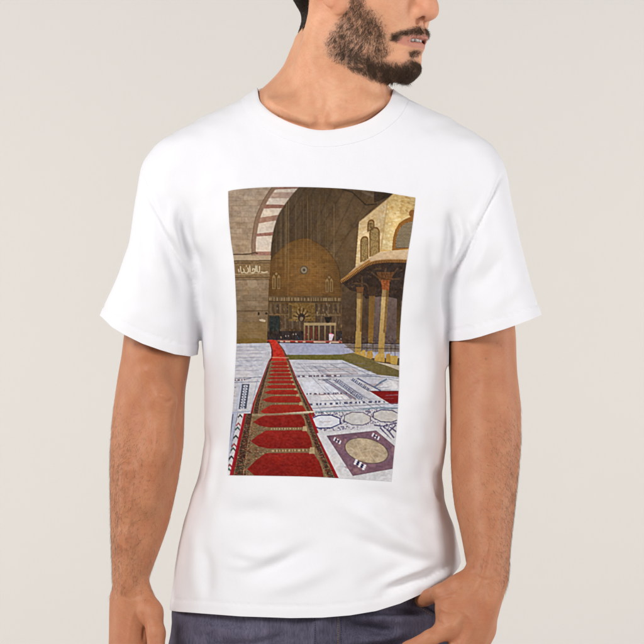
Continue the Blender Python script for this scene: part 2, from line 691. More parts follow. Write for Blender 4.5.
shirt.profile([
    (122, 204, 212, .000, .020), (130, 186, 224, -.036, .050), (140, 167, 226, -.056, .066), (146, 158, 226, -.064, .070), (165, 144, 226, -.072, .074), (173, 141, 226, -.074, .076),
    (196, 136, 220, -.077, .078), (220, 132, 212, -.078, .078), (243, 129, 206, -.078, .077), (271, 120, 200, -.078, .076),
    (298, 109.5, 197, -.079, .075), (313, 103, 196.5, -.080, .075), (330, 97, 196.5, -.081, .075), (362, 92, 196, -.082, .075)], 0.014, 2.15)
shirt.profile([
    (122, 438, 446, .000, .020), (130, 424, 462, -.036, .050), (140, 422, 479, -.056, .066), (147, 422, 489, -.064, .070), (162, 422, 500, -.071, .074), (171, 424, 503.5, -.074, .076),
    (188, 430, 508, -.076, .078), (222, 438, 515, -.078, .078), (255, 443.5, 523, -.078, .077), (281, 447, 530, -.078, .076),
    (304, 448.5, 537.5, -.079, .075), (315, 448.8, 541, -.080, .075), (330, 449, 546, -.081, .075), (362, 449, 552, -.082, .075)], 0.014, 2.15)
NECK_F = [(257.5, 90), (259.5, 100), (264, 106), (272, 113), (287.5, 121.6), (308.6, 128.6), (325, 130.2), (345.6, 127.6), (367, 120.8), (382.5, 110), (390, 100.5), (393.2, 90)]
NECK_B = [(257.5, 90), (263, 88), (285, 84), (322, 81), (362, 81), (386, 84), (393.2, 90)]
CAP = [(393.2, -80), (257.5, -80)]


def neck_f(P):
    uv_ = pix(P)
    out = []
    for N in (NECK_F, NECK_B):
        N2 = [tuple(p) for p in spline(N, 4)]
        d, _ = seg_dist(uv_, N2)
        out.append(np.where(in_poly(uv_, N2 + CAP), -d, d))
    w = smoothstep(-0.005, 0.035, P[:, 1])
    return out[0] * (1 - w) + out[1] * w


HEM_F = [(150, 610), (170, 611), (190, 612.5), (240, 616.3), (290, 618), (322, 617.6), (350, 615.3), (376, 611), (400, 603.5), (419, 595), (436, 585.5), (451, 577), (459, 568), (463, 558), (466, 540)]
HEM_B = [(150, 609), (250, 607), (322, 604), (400, 592), (450, 575), (466, 555)]
SLV_L = [(84, 304), (102, 317), (112, 327), (125, 335), (142, 343.5), (160, 349.8), (175, 354.3), (190.5, 356.4), (200, 354)]
SLV_R = [(446, 341), (458, 341), (470, 339.3), (481, 336.5), (492, 333), (505, 329), (515.5, 325.3), (528, 320.5), (541, 315), (556, 308)]


def hem_f(P):
    p = pix(P)
    w = smoothstep(-0.06, 0.04, P[:, 1])
    f = (np.interp(p[:, 0], *np.array(HEM_F).T) * (1 - w) + np.interp(p[:, 0], *np.array(HEM_B).T) * w) - p[:, 1]
    fl = np.interp(p[:, 0], *np.array(SLV_L).T) - p[:, 1]
    fr = np.interp(p[:, 0], *np.array(SLV_R).T) - p[:, 1]
    low = (p[:, 1] > 300) & (p[:, 1] < 374)
    f = np.where(low & (p[:, 0] < 200.0), fl, f)
    f = np.where(low & (p[:, 0] > 448.3), fr, f)
    return f



# ------------------------------------------------------------------ body
body = Field(V(96, 756, 0) - [0, 0.195, 0], V(532, -125, 0) + [0, 0.135, 0], 0.00165)

# torso inside the shirt, the neckline and the neck
body.profile([
    (40, 300, 372, -.040, .070), (48, 293, 377, -.043, .073), (60, 286.5, 380, -.047, .078), (70, 280.5, 382.5, -.050, .083),
    (80, 271, 385.5, -.054, .088), (88, 263, 389.5, -.058, .092), (95, 253, 397, -.063, .096), (105, 236, 413, -.068, .099),
    (118, 208, 441, -.076, .101), (132, 184, 462, -.084, .103), (148, 168, 481, -.092, .104), (170, 164, 482, -.101, .106),
    (220, 178, 468, -.110, .106), (285, 203, 441, -.112, .102), (350, 212, 438, -.104, .094), (440, 213, 437, -.096, .088),
    (520, 206, 438, -.094, .088), (590, 200, 432, -.088, .090), (660, 200, 430, -.085, .09), (690, 210, 425, -.07, .08)], 0.012, 2.25)
# neck cylinder up into the skull
body.chain([(V(335, 90, .024), .056), (V(337, 60, .018), .0515), (V(344, 20, .014), .0485), (V(350, -20, .008), .047)], 0.02)
# sternomastoids, trapezius, clavicles, windpipe
body.chain([(HEAD(np.array([-.022, .056, -.022])), .013), (V(313, 62, -.050), .0125), (V(314, 100, -.068), .0085), (V(317, 124, -.078), .0045)], 0.028)
body.chain([(HEAD(np.array([-.015, -.052, -.030])), .013), (V(372, 72, -.045), .012), (V(350, 100, -.068), .0090), (V(329, 123, -.077), .0045)], 0.028)
body.chain([(V(345, 66, -.052), .014), (V(338, 84, -.060), .013), (V(328, 108, -.062), .010)], 0.03)
body.chain([(V(309, 126, -.077), .0080), (V(285, 117, -.072), .0080), (V(262, 111, -.058), .0070)], 0.034)
body.chain([(V(334, 126, -.077), .0080), (V(360, 117, -.072), .0080), (V(386, 112, -.060), .0065)], 0.034)
body.ell(V(321.5, 121, -.098), (.004, .010, .012), 0.022, op='s')
add_head(body)

# arms as horizontal slices
body.profile([
    (140, 172, 225, -.050, .060), (165, 156, 222, -.056, .064), (200, 150, 216, -.060, .064), (240, 143, 206, -.060, .062),
    (280, 136, 197, -.060, .058), (310, 129, 193, -.060, .056), (336, 124.2, 192, -.060, .053), (355, 122, 191, -.059, .050),
    (372, 119, 188.3, -.060, .045), (389, 116.6, 185.6, -.063, .038), (406, 114.4, 185, -.066, .032), (424, 112.6, 184.8, -.070, .028),
    (444, 111.6, 184.2, -.074, .024), (460, 111.4, 182.2, -.077, .020), (484, 111.4, 178.4, -.079, .014), (505, 111.8, 174, -.080, .008),
    (524, 112.3, 169.5, -.080, .001), (540, 113, 164, -.080, -.006), (556, 113.6, 158, -.080, -.012), (574, 114.4, 151.2, -.081, -.020),
    (588, 115, 149.5, -.082, -.026), (600, 115.5, 148, -.082, -.030), (614, 116, 144, -.080, -.038), (630, 120, 138, -.076, -.048), (640, 126, 133, -.070, -.058)], 0.010, 2.1)
body.profile([
    (140, 423, 478, -.050, .060), (165, 425, 493, -.056, .064), (200, 428, 499, -.060, .064), (240, 438, 506, -.060, .062),
    (280, 443, 511, -.060, .058), (310, 446, 513, -.060, .056), (336, 447.5, 515.6, -.060, .053), (355, 448, 516, -.060, .050),
    (372, 449, 516.6, -.062, .045), (389, 449.4, 518.4, -.067, .038), (406, 449.8, 520, -.072, .032), (424, 449.9, 520, -.078, .026),
    (444, 449.7, 519.4, -.084, .020), (460, 449.8, 518, -.090, .014), (484, 450.8, 515.4, -.098, .004), (505, 453, 512.5, -.106, -.006),
    (527, 458.2, 509.6, -.114, -.020), (545, 461.5, 507.2, -.120, -.034), (563, 464.5, 506, -.126, -.048), (577, 468, 504.6, -.130, -.058),
    (590, 470, 500, -.134, -.070), (600, 471, 496, -.134, -.076), (615, 471, 491, -.132, -.086), (632, 470, 483, -.126, -.096), (642, 472, 479, -.120, -.104)], 0.010, 2.1)
# elbow pit, forearm tendons
body.chain([(V(150, 372, -.066), .012), (V(158, 396, -.072), .007)], 0.03)
body.chain([(V(166, 402, -.069), .010), (V(158, 450, -.074), .011), (V(146, 500, -.076), .010)], 0.025)
body.chain([(V(128, 470, -.072), .008), (V(126, 540, -.076), .007), (V(129, 585, -.079), .006)], 0.016)

# ---- hand hanging at the left of the picture
PK = dict(k=0.012)
for kn, mid, r0, r1 in [
        ((140.5, 668, -.080), (136, 602, -.068), .0125, .0124), ((127, 673, -.083), (128, 600, -.064), .012, .0118),
        ((120, 671, -.070), (124, 600, -.055), .012, .0114), ((116, 662, -.055), (121, 600, -.047), .012, .0105)]:
    body.chain([(V(*mid), r0), (V(*kn), r1)], **PK)
body.chain([(V(140, 590, -.066), .0135), (V(151, 612, -.084), .0135), (V(156, 634, -.098), .0116)], 0.010)
body.chain([(V(156, 632, -.098), .0116), (V(156, 656, -.106), .0110), (V(151, 676, -.108), .0095), (V(146, 690, -.105), .0072)], 0.004)
for pts in [
        [((140.5, 668, -.080), .0117), ((143, 700, -.094), .0098), ((142, 722, -.092), .0088), ((140, 738, -.080), .0074)],
        [((127, 673, -.083), .0112), ((129, 708, -.096), .0100), ((131, 734, -.086), .0090), ((131, 750, -.072), .0075)],
        [((120, 671, -.070), .0108), ((119, 704, -.080), .0095), ((121, 730, -.070), .0086), ((122, 745, -.056), .0072)],
        [((116, 662, -.055), .0100), ((112, 688, -.062), .0085), ((113, 708, -.054), .0076), ((115, 720, -.044), .0064)]]:
    body.chain([(V(*p), r) for p, r in pts], 0.0035)

# ---- hand with its thumb in the pocket
for kn, mid, r0, r1 in [
        ((449, 630, -.128), (474, 588, -.108), .0140, .0130), ((459, 648, -.124), (480, 592, -.104), .0130, .0126),
        ((467, 661, -.114), (486, 594, -.098), .0125, .0120), ((473, 668, -.100), (491, 592, -.090), .0120, .0110)]:
    body.chain([(V(*mid), r0), (V((kn[0] + mid[0]) / 2 + 2, (kn[1] + mid[1]) / 2, (kn[2] + mid[2]) / 2 - .003), (r0 + r1) / 2), (V(*kn), r1)], **PK)
body.chain([(V(474, 576, -.106), .0135), (V(458, 587, -.114), .0125), (V(440, 593, -.112), .0108)], 0.014)
body.chain([(V(440, 593, -.112), .0106), (V(425, 598, -.084), .0098), (V(412, 604, -.045), .0085)], 0.004)
for pts in [
        [((449, 629, -.128), .0124), ((430, 638, -.138), .0102), ((409, 649, -.140), .0098), ((393, 661, -.136), .0088), ((383, 672, -.130), .0074)],
        [((459, 648, -.124), .0120), ((436, 664, -.140), .0100), ((418, 676, -.142), .0098), ((405, 690, -.136), .0088), ((398, 702, -.128), .0074)],
        [((467, 661, -.114), .0114), ((447, 682, -.130), .0096), ((432, 696, -.132), .0094), ((420, 710, -.124), .0084), ((415, 721, -.116), .0070)],
        [((473, 668, -.100), .0105), ((458, 692, -.116), .0086), ((447, 706, -.116), .0082), ((438, 718, -.108), .0074), ((434, 727, -.100), .0062)]]:
    body.chain([(V(*p), r) for p, r in pts], 0.0035)
body.chain([(V(453, 600, -.116), .0125), (V(447.5, 610, -.122), .0125), (V(447, 624, -.128), .0120)], 0.012)
# knuckles and extensor tendons
for a, b in [((478, 598, -.118), (451, 626, -.141)), ((484, 604, -.114), (461, 645, -.136)), ((488, 606, -.106), (468, 657, -.126))]:
    body.cone(V(*a), V(*b), .0026, .0032, 0.006)

BV, BQ = body.mesh(2)
head_only = Field(HEAD.o - 0.16, HEAD.o + 0.16, 0.004)
add_head(head_only)


def sample(f, P):
    q = (P - f.lo) / f.h
    i = np.clip(np.floor(q).astype(int), 0, f.n - 2)
    t = np.clip(q - i, 0, 1)
    out = np.zeros(len(P))
    for a in (0, 1):
        for b in (0, 1):
            for c in (0, 1):
                w = np.abs(1 - a - t[:, 0]) * np.abs(1 - b - t[:, 1]) * np.abs(1 - c - t[:, 2])
                out += w * f.D[i[:, 0] + a, i[:, 1] + b, i[:, 2] + c]
    return out


BN = normals(BV, BQ)
# under the cloth the body stays a few millimetres inside it
sdist = sample(shirt, BV)
bp = pix(BV)
cloth = (bp[:, 1] > 82) & ~((bp[:, 1] > 370) & ((bp[:, 0] < 200) | (bp[:, 0] > 446))) & ~((bp[:, 1] > 555) & (bp[:, 0] > 375))
cover = smoothstep(-9, 2.0, neck_f(BV)) * smoothstep(-2, 5, hem_f(BV)) * cloth
for _ in range(2):
    push = np.clip(sdist + 0.0045, 0, 0.02) * cover * (sdist < 0.02)
    BV = BV - BN * push[:, None]
    sdist = sample(shirt, BV)
for _ in range(6):
    BV = BV + laplace(BV, BQ) * (0.5 * smoothstep(1, 4, neck_f(BV)) * smoothstep(0, 3, hem_f(BV)) * cloth)[:, None]
for _ in range(12):                       # nape: skull runs into the neck without a step
    BV = BV + laplace(BV, BQ) * (0.5 * smoothstep(12, 24, bp[:, 1]) * smoothstep(80, 60, bp[:, 1]) * smoothstep(316, 304, bp[:, 0]))[:, None]
# creases and veins of the skin
BN = normals(BV, BQ)
uv = pix(BV)
disp = np.zeros(len(BV))
front = smoothstep(0.15, -0.45, BN[:, 1])


def crease(line, w, h):
    global disp
    d, t = seg_dist(uv, spline(line, 6))
    disp += 1.5 * h * np.exp(-(d / w) ** 2) * smoothstep(0, .2, t) * smoothstep(1, .8, t) * front


arm_l = uv[:, 0] < 200
crease([(166, 384), (160, 396), (168, 402), (176, 396)], 2.4, -.0010)
crease([(158, 390), (163, 401), (158, 414)], 4, .0007)
crease([(133, 480), (130, 520), (125, 545), (128, 580)], 1.6, .0011)
crease([(125, 545), (133, 560)], 1.4, .0008)
crease([(150, 410), (156, 440), (150, 470)], 3.5, .0010)
crease([(120, 596), (134, 598), (148, 590)], 1.5, -.0004)
crease([(136, 606), (130, 625), (128, 645)], 1.4, .0007)
crease([(141, 610), (144.5, 624), (143.5, 644)], 2.0, -.0016)
crease([(452, 398), (466, 392), (482, 380)], 4, -.0010)
crease([(505, 480), (498, 520), (492, 560), (486, 590)], 1.6, .0011)
crease([(490, 540), (482, 575), (470, 600)], 1.5, .0009)
crease([(470, 572), (486, 580), (503, 576)], 1.6, -.0006)
crease([(432, 601), (442, 598), (456, 594)], 1.6, -.0008)
crease([(438, 606), (446, 611), (458, 612)], 1.8, .0009)
crease([(440, 610), (437, 620), (446, 626)], 1.5, -.0008)
crease([(455, 606), (470, 618), (474, 634)], 1.6, .0008)
crease([(300, 54), (310, 84), (318, 112)], 5, -.0008)
BV = BV + BN * disp[:, None]

# skin colour, vertex by vertex: tan arms, paler neck, lips, stubble under the beard, moles
loc = HEAD.inv(BV)
huv = pix(HEAD(loc * [1, 0, 1] + np.abs(loc) * [0, 1, 0]))
u, v = huv.T
BEARD_ZONES = [
    ([(340, 16), (347, -14), (360, -14), (366, 4), (380, 16), (387, 34), (390, 52), (378, 62), (360, 66), (338, 68), (328, 60), (326, 42)], 7, 0.72),
    ([(338, 20), (344, 18), (350, 40), (366, 54), (384, 60), (400, 62), (404, 72), (398, 84), (382, 81), (362, 75), (346, 69), (335, 50)], 4.5, 0.95),
    ([(336, 30), (341, 26), (346, 46), (343, 56), (336, 48)], 4.5, 0.75),
    ([(366, 58), (384, 61), (400, 64), (411, 59), (420, 60), (424, 70), (416, 92), (396, 86), (372, 76)], 3.5, 1.0),
    ([(391, 40), (393, 34), (404, 30), (418, 26.5), (426, 26), (438, 29), (438, 34.5), (424, 34.6), (408, 36), (397, 41)], 3.0, 1.0),
    ([(409, 52), (415, 50.5), (430, 52), (424, 60), (411, 60)], 3.0, 0.8),
]
on_head = (np.abs(sample(head_only, BV)) < 0.004 + 0.010 * (loc[:, 2] < -0.05)) & (loc[:, 2] < 0.06) & (loc[:, 2] > -0.16)
dens = np.zeros(len(BV))
near = np.nonzero(on_head & (loc[:, 0] > -0.02))[0]
for poly, w, a in BEARD_ZONES:
    k = a * soft_poly(huv[near], poly, w)
    dens[near] = np.maximum(dens[near], k)
ear = (np.abs(loc[:, 1]) > 0.0655) & (loc[:, 0] < 0.027) & (loc[:, 2] > -0.042)
dens[ear] = 0
BN = normals(BV, BQ)
inner = (loc[:, 0] > 0.07) & (np.abs(loc[:, 1]) < 0.03) & (np.abs(loc[:, 2] + 0.0695) < 0.0060)
dens[inner & (loc[:, 2] < -0.0640)] = 0

arm_t = smoothstep(0.205, 0.185, np.abs(BV[:, 0]) * 0 + 0.2)
is_arm = (((uv[:, 1] > 260) & ((uv[:, 0] < 200) | (uv[:, 0] > 444))) | ((uv[:, 1] > 555) & (uv[:, 0] > 372))).astype(float)
hipside = (uv[:, 1] > 555) & (uv[:, 0] > 372) & (uv[:, 0] < 404) & (BV[:, 1] > -0.075)
is_arm[hipside] = 0
c_neck = np.array([.69, .345, .200])
c_arm = np.array([.475, .195, .095])
c_right = np.array([.475, .195, .097])
col = np.tile(c_neck, (len(BV), 1))
tan_ = is_arm * smoothstep(262, 318, uv[:, 1])
col = col + tan_[:, None] * (np.where(uv[:, :1] < 322, c_arm, c_right) - col)
hand = smoothstep(560, 620, uv[:, 1]) * is_arm
col = col * (1 - 0.35 * hand[:, None]) + 0.35 * hand[:, None] * np.array([.50, .200, .108])
nz = wave_noise(BV, 0.03, 3)
nz2 = wave_noise(BV, 0.009, 5)
nz3 = wave_noise(BV, 0.0035, 6, 20)
col = col * (1 + 0.045 * nz3[:, None] * np.array([.7, 1, 1.1]))
col = col * (1 + np.stack([0.03 * nz, 0.07 * nz + 0.03 * nz2, 0.08 * nz + 0.03 * nz2], 1))
nose = np.exp(-(((loc - [0.105, 0, -0.033]) / 0.020) ** 2).sum(1))
cheek = np.exp(-((np.abs(loc[:, 1]) - 0.045) / 0.02) ** 2 - ((loc[:, 0] - 0.058) / 0.025) ** 2 - ((loc[:, 2] + 0.015) / 0.022) ** 2)
earc = np.exp(-((np.abs(loc[:, 1]) - 0.076) / 0.010) ** 2 - ((loc[:, 0] - 0.012) / 0.03) ** 2 - ((loc[:, 2]) / 0.035) ** 2)
red = np.clip(0.55 * nose + 0.35 * cheek + 0.5 * earc, 0, 1)[:, None]
col = col * (1 - red) + red * np.array([.68, .27, .18])
lip = soft_poly(huv, [(391, 40), (402, 37), (414, 35), (424, 34), (440, 34), (440, 48), (424, 49), (412, 47.5), (400, 44)], 1.3) * (on_head & (loc[:, 0] > 0.06))
lip = lip[:, None] * 0.8
col = col * (1 - lip) + lip * np.array([.50, .19, .15])
gap = np.exp(-((loc[:, 2] + 0.0693) / 0.0030) ** 2) * (loc[:, 0] > 0.058) * (loc[:, 0] < 0.0895) * (np.abs(loc[:, 1]) < 0.024)
gap = gap[:, None] * 0.8
col = col * (1 - gap) + gap * np.array([.12, .03, .025])
nost = np.exp(-((loc[:, 0] - .0975) / .007) ** 2 - ((np.abs(loc[:, 1]) - .0092) / .0045) ** 2 - ((loc[:, 2] + .0375) / .0045) ** 2)[:, None]
col = col * (1 - nost) + nost * np.array([.10, .03, .02])
st = (dens * 0.55)[:, None]
col = col * (1 - st) + st * np.array([.13, .075, .05])
for mx_, my_, r_, a_ in [(278, 117, 1.3, .75), (309, 72, .8, .3), (486, 359, 1.2, .55), (459, 364, 1.1, .45), (497, 343, 1.4, .4), (501, 345.5, 1.0, .4), (135.5, 344, 1.2, .5), (346, 101, .8, .25)]:
    a = a_ * np.exp(-((uv[:, 0] - mx_) ** 2 + (uv[:, 1] - my_) ** 2) / r_ ** 2) * (BN[:, 1] < 0)
    col = col * (1 - a[:, None]) + a[:, None] * np.array([.17, .06, .035])
crown = smoothstep(0.0, 0.02, loc[:, 2] - 0.35 * loc[:, 0] - 0.035) * on_head
col = np.clip(col, 0.01, 0.9)
body_ob = build('body', BV, BQ, M_SKIN, person, col)
bpy.context.view_layer.update()


# ---- hair, beard, arm hair: every strand a thin tapered three-sided blade of geometry
def strands(name, roots, nrm, dirs, length, rad, colors, parent, lift=0.5, curl=0.25, seg=4):
    n = len(roots)
    d = dirs - nrm * (dirs * nrm).sum(1)[:, None]
    d /= np.linalg.norm(d, axis=1)[:, None] + 1e-9
    L = np.broadcast_to(length, (n,))
    side = np.cross(d, nrm)
    ph = np.arange(3) / 3 * 2 * math.pi
    bend = rng.normal(0, curl, (n, 1))
    P, Vs = roots - nrm * 0.0006, []
    for i in range(seg + 1):
        t = i / seg
        k = L[:, None] * t
        c = P + d * k * (1 - 0.15 * t) + nrm * k * lift * (1 - 0.55 * t) + side * k * t * bend
        r = rad * (1 - 0.8 * t ** 1.5)
        Vs.append(c[:, None] + r * (np.cos(ph)[None, :, None] * nrm[:, None] + np.sin(ph)[None, :, None] * side[:, None]))
    Vt = np.stack(Vs, 1).reshape(-1, 3)
    base = (np.arange(n) * (seg + 1) * 3)[:, None]
    F = []
    for i in range(seg):
        for j in range(3):
            j2 = (j + 1) % 3
            F.append(base + np.array([[i * 3 + j, i * 3 + j2, (i + 1) * 3 + j2, (i + 1) * 3 + j]]))
    F = np.concatenate(F)
    C = np.repeat(colors, (seg + 1) * 3, axis=0)
    return build(name, Vt, F, M_HAIR, parent, C)


def pick(weight, n, rid):
    weight = np.clip(weight, 0, None)
    p = weight / weight.sum()
    k = rng.choice(len(weight), n, p=p)
    i = rid[k]
    jit = rng.normal(0, 0.0008, (n, 3))
    jit -= BN[i] * (jit * BN[i]).sum(1)[:, None]
    return k, BV[i] + jit


Fw, Lt, Up = HEAD.R
rid = np.nonzero(dens > 0.02)[0]
clump = 0.35 + 0.65 * (wave_noise(BV[rid], 0.012, 11) * 0.5 + 0.5)
wgt = dens[rid] ** 1.7 * clump
pi, roots = pick(wgt, 27000, rid)
ids = rid[pi]
lc = loc[ids]
sg = np.sign(lc[:, 1] + 1e-6)
must = (v[ids] < 42) & (u[ids] > 386)
chin = (lc[:, 0] > 0.046) & (v[ids] > 46)
dirs = (-Up * 1.0)[None] * np.ones((len(ids), 1)) + Fw * (np.where(chin, 0.25, 0.05) - 0.55 * (~chin & ~must))[:, None]
dirs = np.where(must[:, None], Lt * (sg * 1.0)[:, None] - Up * 0.55 - Fw * 0.3, dirs)
back_jaw = (u[ids] < 345)[:, None]
dirs = np.where(back_jaw, -Up * 1.0 - Fw * 0.5, dirs)
jaw = ((v[ids] > 55) & (u[ids] > 345) & ~chin)[:, None]
dirs = np.where(jaw, -Up * 0.55 + Fw * 0.55, dirs)
dirs = dirs + rng.normal(0, 0.28, dirs.shape)
ln = np.where(must, 0.0075, np.where(chin, 0.0085, 0.0075)) * (0.6 + 0.6 * rng.random(len(ids)))
ln *= 0.6 + 0.4 * dens[ids]
base = np.where((chin | must)[:, None], np.array([.075, .047, .031]), np.array([.092, .060, .042]))
cc = base * (0.5 + 1.1 * rng.random((len(ids), 1))) * (1 + 0.12 * rng.normal(size=(len(ids), 3)))
gold = (rng.random(len(ids)) < 0.2)[:, None]
cc = np.where(gold, np.array([.16, .09, .05]), cc)
strands('beard', roots, BN[ids], dirs, ln, 0.00013, np.clip(cc, .004, 1), person, lift=0.45)

# scalp hair
lz, lx, ly = loc[:, 2], loc[:, 0], loc[:, 1]
nape = smoothstep(-0.049, -0.040, lz + 0.004 * wave_noise(BV, .02, 21)) * (lx < -0.040 - 0.35 * np.clip(-lz - 0.005, 0, .05))
side_ = ((lx <= 0.02) & (lx > -0.058) & (lz > 0.012 + np.clip(lx + 0.058, 0, 1) * 0.35)) * 1.0
top = ((lx > -0.058) & (lz > 0.045 + 0.35 * np.clip(lx, 0, 1)) & (lx < 0.08)) * 1.0
sc = np.clip(nape + side_ + top, 0, 1) * ((np.abs(ly) < 0.071) | (lz > 0.02)) * (lz > -0.07)
sc = sc * (np.linalg.norm(loc - [-.0, 0, .03], axis=1) < 0.18)
tmp = np.abs(lx - 0.05) < 0.015
brow = soft_poly(np.stack([np.abs(ly), lz], 1) * 1000, [(10, 38), (30, 44), (50, 38), (50, 42), (30, 50), (10, 47)], 2.0) * (lx > 0.06) * 0.9
rid = np.nonzero(sc > 0.05)[0]
pi, roots = pick(sc[rid] * (0.7 + 5.0 * (lz[rid] < 0.0)), 22000, rid)
ids = rid[pi]
dirs = -Up * 1.0 - Fw * 0.4 + rng.normal(0, 0.25, (len(ids), 3))
dirs = np.where((lz[ids] > 0.09)[:, None], Fw * 0.8 + Lt * 0.3 + rng.normal(0, 0.3, (len(ids), 3)), dirs)
ln = 0.006 + 0.020 * smoothstep(-0.03, 0.09, lz[ids])
cc = np.array([.026, .017, .012]) * (0.5 + 1.0 * rng.random((len(ids), 1)))
strands('hair', roots, BN[ids], dirs, ln * (0.7 + 0.5 * rng.random(len(ids))), 0.00030, cc, person, lift=0.45)
rid = np.nonzero(brow > 0.05)[0]
if len(rid):
    pi, roots = pick(brow[rid], 900, rid)
    ids = rid[pi]
    dirs = Lt * np.sign(ly[ids])[:, None] + Up * 0.2 - Fw * 0.3 + rng.normal(0, 0.2, (len(ids), 3))
    strands('eyebrows', roots, BN[ids], dirs, 0.008, 0.00016, np.tile([.03, .02, .013], (len(ids), 1)), person, lift=0.3)

# arm hair
aw = is_arm * smoothstep(385, 470, uv[:, 1]) * smoothstep(605, 575, uv[:, 1])
outer = np.where(uv[:, 0] < 322, smoothstep(165, 120, uv[:, 0]), smoothstep(470, 515, uv[:, 0]))
aw = aw * (0.10 + outer) * (0.4 + 0.6 * (BN[:, 1] < 0.4))
pi, roots = pick(aw, 7500, np.arange(len(BV)))
ids = pi
out = np.where(uv[ids, 0] < 322, -1.0, 1.0)
dirs = np.stack([out * 0.55, -0.3 * np.ones(len(ids)), -0.8 * np.ones(len(ids))], 1) + rng.normal(0, 0.35, (len(ids), 3))
cc = np.array([.15, .085, .045]) * (0.5 + rng.random((len(ids), 1)))
strands('arm_hair', roots, BN[ids], dirs, 0.005 + 0.008 * rng.random(len(ids)), 0.00007, cc, person, lift=0.35, curl=0.5)

# teeth: two rows of separate rounded crowns on a curved arch
tv, tf = [], []


def tooth(cx, cy, ang, w, zc, h):
    n0 = len(tv)
    ns, nr = 10, 7
    for i in range(nr):
        ph = -math.pi / 2 + math.pi * i / (nr - 1)
        for j in range(ns):
            th = 2 * math.pi * j / ns

            def pw(q, e):
                return math.copysign(abs(q) ** e, q)
            lx_ = 0.0035 * pw(math.cos(th), .7) * pw(math.cos(ph), .5)
            ly_ = w / 2 * pw(math.sin(th), .7) * pw(math.cos(ph), .5)
            lz_ = h / 2 * pw(math.sin(ph), .7)
            p = np.array([cx + lx_ * math.cos(ang) - ly_ * math.sin(ang), cy + lx_ * math.sin(ang) + ly_ * math.cos(ang), zc + lz_])
            tv.append(HEAD(p))
    for i in range(nr - 1):
        for j in range(ns):
            tf.append((n0 + i * ns + j, n0 + i * ns + (j + 1) % ns, n0 + (i + 1) * ns + (j + 1) % ns, n0 + (i + 1) * ns + j))


for k in range(-4, 5):
    if k == 0:
        continue
    a = (abs(k) - 0.5) * math.copysign(1, k) * 0.33
    r_ = 0.0225
    tooth(0.0630 + r_ * math.cos(a) * 1.2, r_ * math.sin(a), a, 0.0082 if abs(k) < 2 else 0.0070, -0.0668, 0.0090)
build('teeth', np.array(tv), np.array(tf), M_TOOTH, person)


def ball(c, r, ns=16, nr=10):
    vv, ff = [], []
    for i in range(nr + 1):
        ph = math.pi * i / nr
        for j in range(ns):
            th = 2 * math.pi * j / ns
            vv.append(np.array(c) + r * np.array([math.cos(ph), math.sin(ph) * math.cos(th), math.sin(ph) * math.sin(th)]))
    for i in range(nr):
        for j in range(ns):
            ff.append((i * ns + j, i * ns + (j + 1) % ns, (i + 1) * ns + (j + 1) % ns, (i + 1) * ns + j))
    return np.array(vv), np.array(ff)


for s in (1, -1):
    vv, ff = ball((0.0680, s * 0.031, 0.022), 0.0120)
    eye = build('eye', HEAD(vv), ff, M_EYE, person)
    vv, ff = ball((0.0738, s * 0.031, 0.022), 0.0066)
    build('iris', HEAD(vv), ff, M_IRIS, eye)


# ------------------------------------------------------------------ T-shirt cloth
SV, SQ = shirt.mesh(3)
for _ in range(14):                       # the yoke of the shirt lies smooth over the shoulders
    yk = pix(SV)[:, 1]
    SV = SV + laplace(SV, SQ) * (0.5 * smoothstep(185, 160, yk) * smoothstep(95, 112, yk))[:, None]
SN = normals(SV, SQ)
suv = pix(SV)
sf = smoothstep(0.10, -0.35, SN[:, 1])
sd = np.zeros(len(SV))


FOLD_GAIN = 1.75


def fold(line, w, h, ends=0.25, sharp=2.0):
    """a soft ridge (h > 0) or valley (h < 0) of cloth along a line, fading at both ends"""
    d, t = seg_dist(suv, spline(line, 8))
    e = smoothstep(0, ends, t) * smoothstep(1, 1 - ends, t)
    sd[:] += FOLD_GAIN * h * np.exp(-np.abs(d / w) ** sharp) * e * sf


# armholes
for line in ([(140, 170), (151, 202), (168, 238), (187, 271), (198, 296)], [(504, 170), (490, 203), (470, 244), (447, 287)]):
    fold(line, 2.2, -.0018, .12)
    fold([(x + (5 if x < 322 else -5), y - 2) for x, y in line], 4.5, .0014, .2)
fold([(196, 262), (198, 290), (199, 322)], 4.0, -.0022, .35)
fold([(450, 262), (447, 290), (446.5, 322)], 3.2, -.0050, .35)
# drag lines from the armpits
fold([(184, 192), (182, 220), (191, 254), (200, 292)], 6.5, -.0060, .4)
fold([(196, 205), (197, 235), (203, 262)], 6, .0030, .4)
fold([(172, 196), (173, 225), (184, 256)], 5, .0034, .4)
fold([(448, 206), (453, 240), (443, 268)], 4.5, -.0044, .4)
fold([(464, 214), (470, 234), (456, 268), (448, 280)], 4.0, -.0042, .4)
fold([(457, 208), (462, 238), (449, 270)], 4.5, .0026, .4)
fold([(437, 222), (439, 250), (438, 286)], 6, .0022, .4)
fold([(430, 232), (433, 262), (440, 300)], 7, -.0022, .4)
fold([(206, 285), (210, 320), (208, 360)], 6, -.0026, .4)
# sleeves
fold([(136, 200), (144, 262), (152, 300)], 6, -.0026, .4)
fold([(148, 212), (160, 262), (176, 312)], 6, .0024, .4)
fold([(160, 232), (176, 272), (190, 312)], 5, -.0022, .4)
fold([(510, 240), (494, 268), (470, 300)], 7, -.0024, .4)
fold([(498, 222), (482, 256), (458, 294)], 6, .0022, .4)
fold([(528, 268), (505, 296), (478, 322)], 8, .0018, .4)
fold([(130, 300), (160, 325), (188, 334)], 9, .0012, .4)
